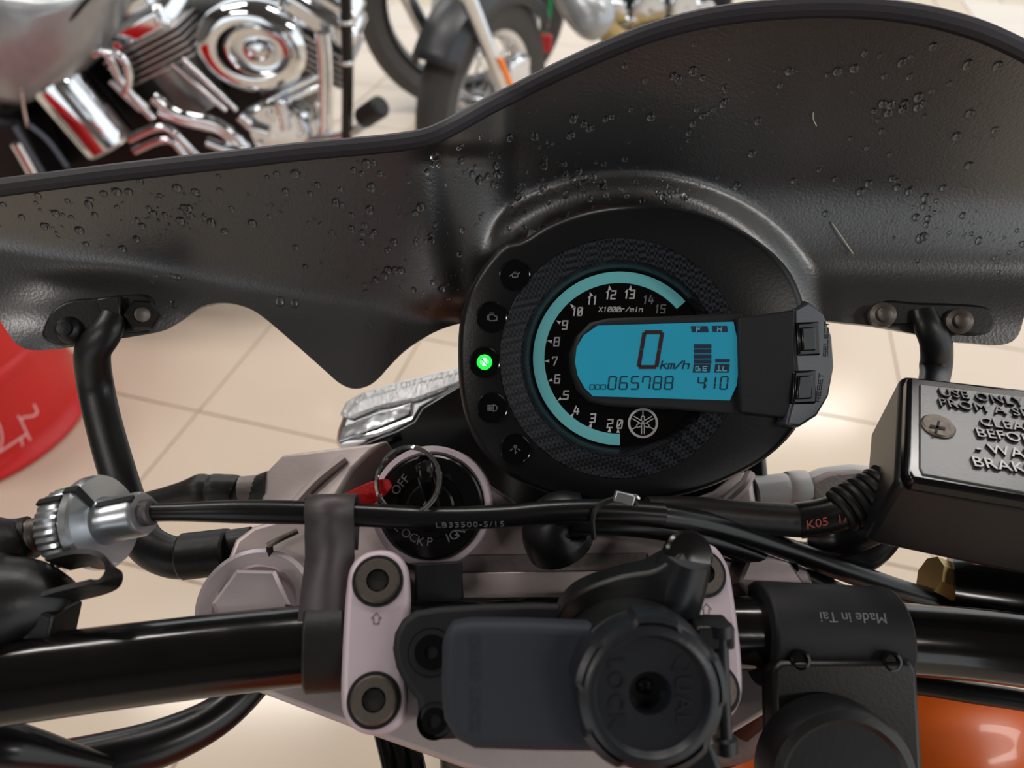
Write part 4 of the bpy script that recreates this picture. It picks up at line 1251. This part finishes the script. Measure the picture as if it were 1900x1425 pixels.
# grey rear fender and seat side
FO = [(-40, -30), (110, -40), (238, -40), (232, 10), (205, 80), (160, 130), (110, 165), (60, 192), (10, 190), (-60, 160)]
Vf = [BP(x, y, YH) for x, y in FO]
rings = []
for f, dy in ((1.0, .10), (1.0, .02), (.93, -.035), (.78, -.065), (.5, -.082), (.2, -.088)):
    cen = BP(70, 20, YH)
    rings.append([cen + (p - cen) * f + Vector((0, dy, 0)) for p in Vf])
rings = [catmull(r, 4, closed=True) for r in rings]
loft('side_fender', rings, 'grey_paint', hd, cap1=True, cam=False, sharp=70)
tube('fender_seam', [BP(x, y, YH - .075) for x, y in ((0, 85), (60, 78), (120, 45), (170, -10))], .004, 'engine_dark', hd, seg=8, cam=False)
for pts, m, r in (([(28, 235), (60, 290), (85, 330)], 'blue_tyre', 6), ([(55, 232), (90, 262), (125, 310)], 'blue_tyre', 5), ([(30, 265), (55, 310), (70, 340)], 'chrome_soft', 12), ([(40, 170), (45, 205), (52, 235)], 'chrome_soft', 3)):
    tube('oil_line', [BP(x, y, YH - .08) for x, y in pts], r * .0011, m, hd, seg=10, cam=False)
for x, y in ((12, 132), (32, 130), (14, 147), (38, 145), (20, 160), (42, 160)):
    lathe('fender_bolt', BP(x, y, YH - .062), FR, [(.006, 0), (.006, .006), (.003, .008)], 'chrome', hd, seg=12, cam=False)
box('side_block', BP(20, 270, YH + .05), (.09, 0, 0), (0, .07, 0), (0, 0, .10), 'engine_dark', hd, cam=False, bevel=.02)
tube('peg_arm', [BP(560, 262, YH - .02), BP(640, 250, YH - .05), BP(676, 232, YH - .09)], .010, 'chrome_soft', hd, seg=12, cam=False)
tube('foot_peg', [BP(672, 220, YH - .07), BP(708, 196, YH - .10)], .024, 'rubber', hd, n=1, seg=20, cam=False, bevel=.006)
for xx in (-1.42, -.03):
    c = Vector((xx, 1.95, .31))
    if xx < -1:
        wheel(hd, c, (0, 1, 0), .31, .14, 'tyre', 'chrome_soft', 0)

# spoked bike in the middle: wheel turned towards us, fork with orange reflector, black fender
sp = empty('motorcycle', (-.03, 2.1, 0), label='motorcycle with black front fender, spoked wheel and orange fork reflector at the top centre', category='motorcycle')
wc2 = BP(900, 165, 2.25)
wc2.z = .315
ax2 = Vector((.86, -.51, 0)).normalized()
wheel(sp, wc2, ax2, .315, .115, 'tyre', 'chrome_soft', 28)
x2 = Vector((ax2.y, -ax2.x, 0))       # horizontal direction in the wheel plane, towards the camera
Vv, Ff = [], []
nf = 26
sect = [(-.075, -.055), (-.072, -.02), (-.055, .004), (-.02, .016), (.02, .016), (.055, .004), (.072, -.02), (.075, -.055)]
for k in range(nf + 1):
    a = math.radians(36 + 110 * k / nf)
    d = (x2 * -1 if x2.y > 0 else x2) * math.cos(a) + Vector((0, 0, 1)) * math.sin(a)
    for (u, v) in sect:
        Vv.append(wc2 + d * (.345 + v) + ax2 * u)
S = len(sect)
for k in range(nf):
    for j in range(S - 1):
        Ff.append((k * S + j, k * S + j + 1, (k + 1) * S + j + 1, (k + 1) * S + j))
mesh('front_fender', Vv, Ff, 'fender_black', sp, cam=False, solid=.004)
f0 = wc2 + ax2 * .105
fdir = BP(838, 0, 2.2) - BP(958, 172, 2.2)
fd = Vector((-.30, -.40, .85)).normalized()
fk = tube('fork_leg', [f0 - fd * .03, f0 + fd * .18, f0 + fd * .19, f0 + fd * .9], [.026, .026, .022, .022], 'chrome_soft', sp, n=1, seg=20, cam=False)
box('fork_reflector', f0 + fd * .17 + Vector((.024, -.018, 0)), Vector((.004, -.006, 0)), Vector((.006, .005, 0)), fd * .055, 'orange_reflector', fk, cam=False, bevel=.003)
f1 = wc2 - ax2 * .105
tube('fork_leg', [f1 - fd * .03, f1 + fd * .18, f1 + fd * .19, f1 + fd * .9], [.026, .026, .022, .022], 'chrome_soft', sp, n=1, seg=20, cam=False)
tube('axle', [f1, f0], .012, 'chrome_soft', sp, n=1, seg=12, cam=False)
box('brake_caliper', wc2 + ax2 * .075 + Vector((.02, .07, .09)), ax2 * .03, Vector((.03, .04, 0)), (0, 0, .045), 'chrome_soft', sp, cam=False, bevel=.01)

# bike behind: its big wheel shows on both sides of the spoked one, silencer and engine to the right
rb = empty('motorcycle', (.2, 3.05, 0), label='motorcycle with grey silencer and green wheel stripe, farthest back behind the spoked wheel', category='motorcycle')
wr = BP(858, 10, 3.02)
wr.z = .40
axr = Vector((.15, -.98, 0)).normalized()
wheel(rb, wr, axr, .40, .15, 'tyre', 'engine_dark', 0, disc=True)
lathe('rim_stripe', wr + axr * .074, axr, [(.318, 0), (.326, .003), (.334, 0)], 'green_rim', rb, seg=32, cam=False, cap=False, a0=math.radians(-62), a1=math.radians(15))
tube('fork_leg', [wr + Vector((0, -.10, 0)), wr + Vector((-.28, -.05, .62))], .028, 'chrome_soft', rb, n=1, seg=16, cam=False)
tube('silencer', [BP(1025, -110, 2.6), BP(1070, -10, 2.55), BP(1105, 34, 2.5), BP(1120, 50, 2.5)], [.055, .07, .072, .05], 'grey_paint', rb, seg=28, cam=False)
tube('centre_stand', [BP(1230, 30, 2.75), Vector((.62, 2.75, .0))], .03, 'engine_dark', rb, n=1, seg=12, cam=False)
tube('exhaust_pipe', [BP(1118, 48, 2.5), BP(1150, 75, 2.5), BP(1195, 85, 2.5), BP(1250, 60, 2.55)], .035, 'brass_fit', rb, seg=16, cam=False)
box('engine_case', BP(1230, 5, 2.75), (.22, 0, 0), (0, .10, 0), (0, 0, .12), 'engine_dark', rb, cam=False, bevel=.03)
for x, y, r in ((1140, 28, .05), (1205, 20, .06), (1270, 10, .05), (1310, 18, .035), (1175, 48, .03)):
    lathe('engine_cover', BP(x, y, 2.62), FR, [(r, -.05), (r, 0), (r * .8, .012), (r * .3, .014), (.001, .012)], 'chrome_soft', rb, seg=28, cam=False, cap=False)
box('brake_caliper', BP(972, 30, 2.68), (.055, -.02, 0), (0, .03, 0), (0, 0, .06), 'chrome_soft', rb, cam=False, bevel=.012)
for k in range(3):
    box('caliper_fin', BP(962 + 12 * k, 26 + 3 * k, 2.63), (.008, 0, 0), (0, .012, 0), (0, 0, .045), 'foil', rb, cam=False, bevel=.003)
box('tail_light', BP(1008, 80, 2.66), (.030, 0, 0), (0, .02, 0), (0, 0, .028), 'red_part', rb, cam=False, bevel=.01)

# ------------------------------------------------------------------ water on the flyscreen


def fly_frame(x, y):
    p = C(x, y, fly_depth(x, y))
    e = 3
    a = C(x + e, y, fly_depth(x + e, y)) - C(x - e, y, fly_depth(x - e, y))
    b = C(x, y + e, fly_depth(x, y + e)) - C(x, y - e, fly_depth(x, y - e))
    n_ = a.cross(b).normalized()
    if n_.dot(p) > 0:
        n_ = -n_
    return W(p), ROT @ n_


def drop_mesh(seg=10, rings=4):
    V, F = [], []
    for i in range(rings):
        t = i / rings * math.pi / 2
        for k in range(seg):
            a = 2 * math.pi * k / seg
            V.append((math.cos(t) * math.cos(a), math.cos(t) * math.sin(a), math.sin(t) * .62))
    V.append((0, 0, .62))
    for i in range(rings - 1):
        for k in range(seg):
            F.append((i * seg + k, i * seg + (k + 1) % seg, (i + 1) * seg + (k + 1) % seg, (i + 1) * seg + k))
    for k in range(seg):
        F.append(((rings - 1) * seg + k, (rings - 1) * seg + (k + 1) % seg, rings * seg))
    F.append(tuple(reversed(range(seg))))
    return V, F


DV, DF = drop_mesh()
dme = bpy.data.meshes.new('water_drop')
dme.from_pydata(DV, [], DF)
dme.polygons.foreach_set('use_smooth', [True] * len(dme.polygons))
dme.set_sharp_from_angle(angle=math.radians(50))
dme.materials.append(MATS['water'])
CLUST = [(250, 385, 90, 40, 46), (350, 370, 40, 45, 26), (110, 390, 60, 40, 14), (480, 350, 120, 40, 16), (680, 340, 80, 35, 36), (760, 400, 70, 40, 30), (700, 490, 70, 45, 40), (800, 510, 45, 45, 24), (930, 320, 60, 50, 40),
         (1010, 340, 70, 35, 50), (1120, 345, 70, 22, 40), (1220, 362, 45, 14, 20), (1060, 230, 110, 45, 30), (1290, 165, 120, 45, 36), (1340, 250, 110, 50, 22), (1672, 205, 34, 22, 22), (1600, 130, 140, 60, 24), (1690, 360, 45, 40, 30),
         (1700, 430, 70, 25, 22), (1800, 260, 60, 60, 14), (1500, 300, 90, 70, 24), (1860, 460, 30, 30, 8), (310, 515, 30, 10, 8), (560, 420, 80, 60, 14)]
spots = []
for cx_, cy_, sx, sy, k in CLUST:
    for _ in range(k):
        spots.append((random.gauss(cx_, sx), random.gauss(cy_, sy)))
big = [(330, 345, 2.0), (352, 382, 1.6), (363, 352, 1.7), (255, 440, 1.6), (229, 458, 1.8), (265, 415, 1.5), (105, 392, 1.7), (218, 352, 2.0), (805, 285, 2.4), (850, 268, 1.8), (1730, 82, 1.7), (1850, 118, 1.9), (1720, 404, 1.6), (1736, 370, 1.2), (1712, 438, 2.0), (1635, 240, 1.3), (1640, 138, 1.4), (1845, 238, 1.6), (322, 567, 1.6), (520, 560, 2.2)]
spots = [(x, y, min(2.0, .5 + random.expovariate(1.8))) for x, y in spots] + big
spots = [s for s in spots if fly_in(s[0], s[1]) and fly_in(s[0] - 14, s[1] - 24) and fly_in(s[0] + 14, s[1] - 24) and fly_in(s[0], s[1] + 12) and 0 < s[0] < 1900 and s[1] > 0
         and not ((s[0] - 1165) ** 2 / 325 ** 2 + (s[1] - 660) ** 2 / 290 ** 2 < 1)]
spots.sort(key=lambda s: -s[2])


def drop_matrix(x, y, r):
    p, n_ = fly_frame(x, y)
    p = p + n_ * .0014
    h_ = Vector((0, 0, -1))
    u = (h_ - n_ * h_.dot(n_)).normalized()
    v = n_.cross(u)
    s = r * .001
    st = random.uniform(.95, 1.25)
    M = Matrix((u * s * st, v * s / st ** .5, n_ * s)).transposed().to_4x4()
    M.translation = p
    return M


for i, (x, y, r) in enumerate(spots[:290]):
    o = bpy.data.objects.new('water_drop', dme)
    COL.objects.link(o)
    o.matrix_world = drop_matrix(x, y, r)
    wing = 'left wing' if x < 850 else 'tall right dome'
    o['label'] = 'small clear water drop clinging to the %s of the black flyscreen' % wing
    o['category'] = 'water drop'
    o['group'] = 'water drops on the flyscreen ' + ('left wing' if x < 850 else 'right dome')
fine = spots[290:]
for _ in range(420):
    cx_, cy_, sx, sy, k = random.choice(CLUST)
    x, y = random.gauss(cx_, sx * 1.3), random.gauss(cy_, sy * 1.2)
    if fly_in(x, y) and fly_in(x, y - 24) and fly_in(x, y + 10) and not ((x - 1165) ** 2 / 325 ** 2 + (y - 660) ** 2 / 290 ** 2 < 1):
        fine.append((x, y, random.uniform(.18, .4)))
Vs, Fs = [], []
dv, df = drop_mesh(6, 2)
for x, y, r in fine:
    M = drop_matrix(x, y, r)
    i = len(Vs)
    Vs += [M @ Vector(v) for v in dv]
    Fs += [tuple(i + k for k in f) for f in df]
mesh('water_mist', Vs, Fs, 'water', None, cam=False, recalc=False, kind='stuff', label='fine mist of tiny water specks over the black flyscreen', category='water')
# a dry grass stalk and a lint thread stuck on the screen
pA, nA = fly_frame(1540, 412)
pB, nB = fly_frame(1578, 470)
tube('grass_stalk', [pA + nA * .003, (pA + pB) / 2 + nA * .0045, pB + nB * .003], .00035, 'hair', None, seg=6, cam=False, label='thin pale stalk stuck on the flyscreen above the dial', category='stalk')
pts = [fly_frame(1507, 204), fly_frame(1507, 216), fly_frame(1513, 229)]
tube('lint_thread', [p + n_ * .002 for p, n_ in pts], .0002, 'hair', None, seg=6, cam=False, label='short curled pale thread high on the flyscreen', category='thread')
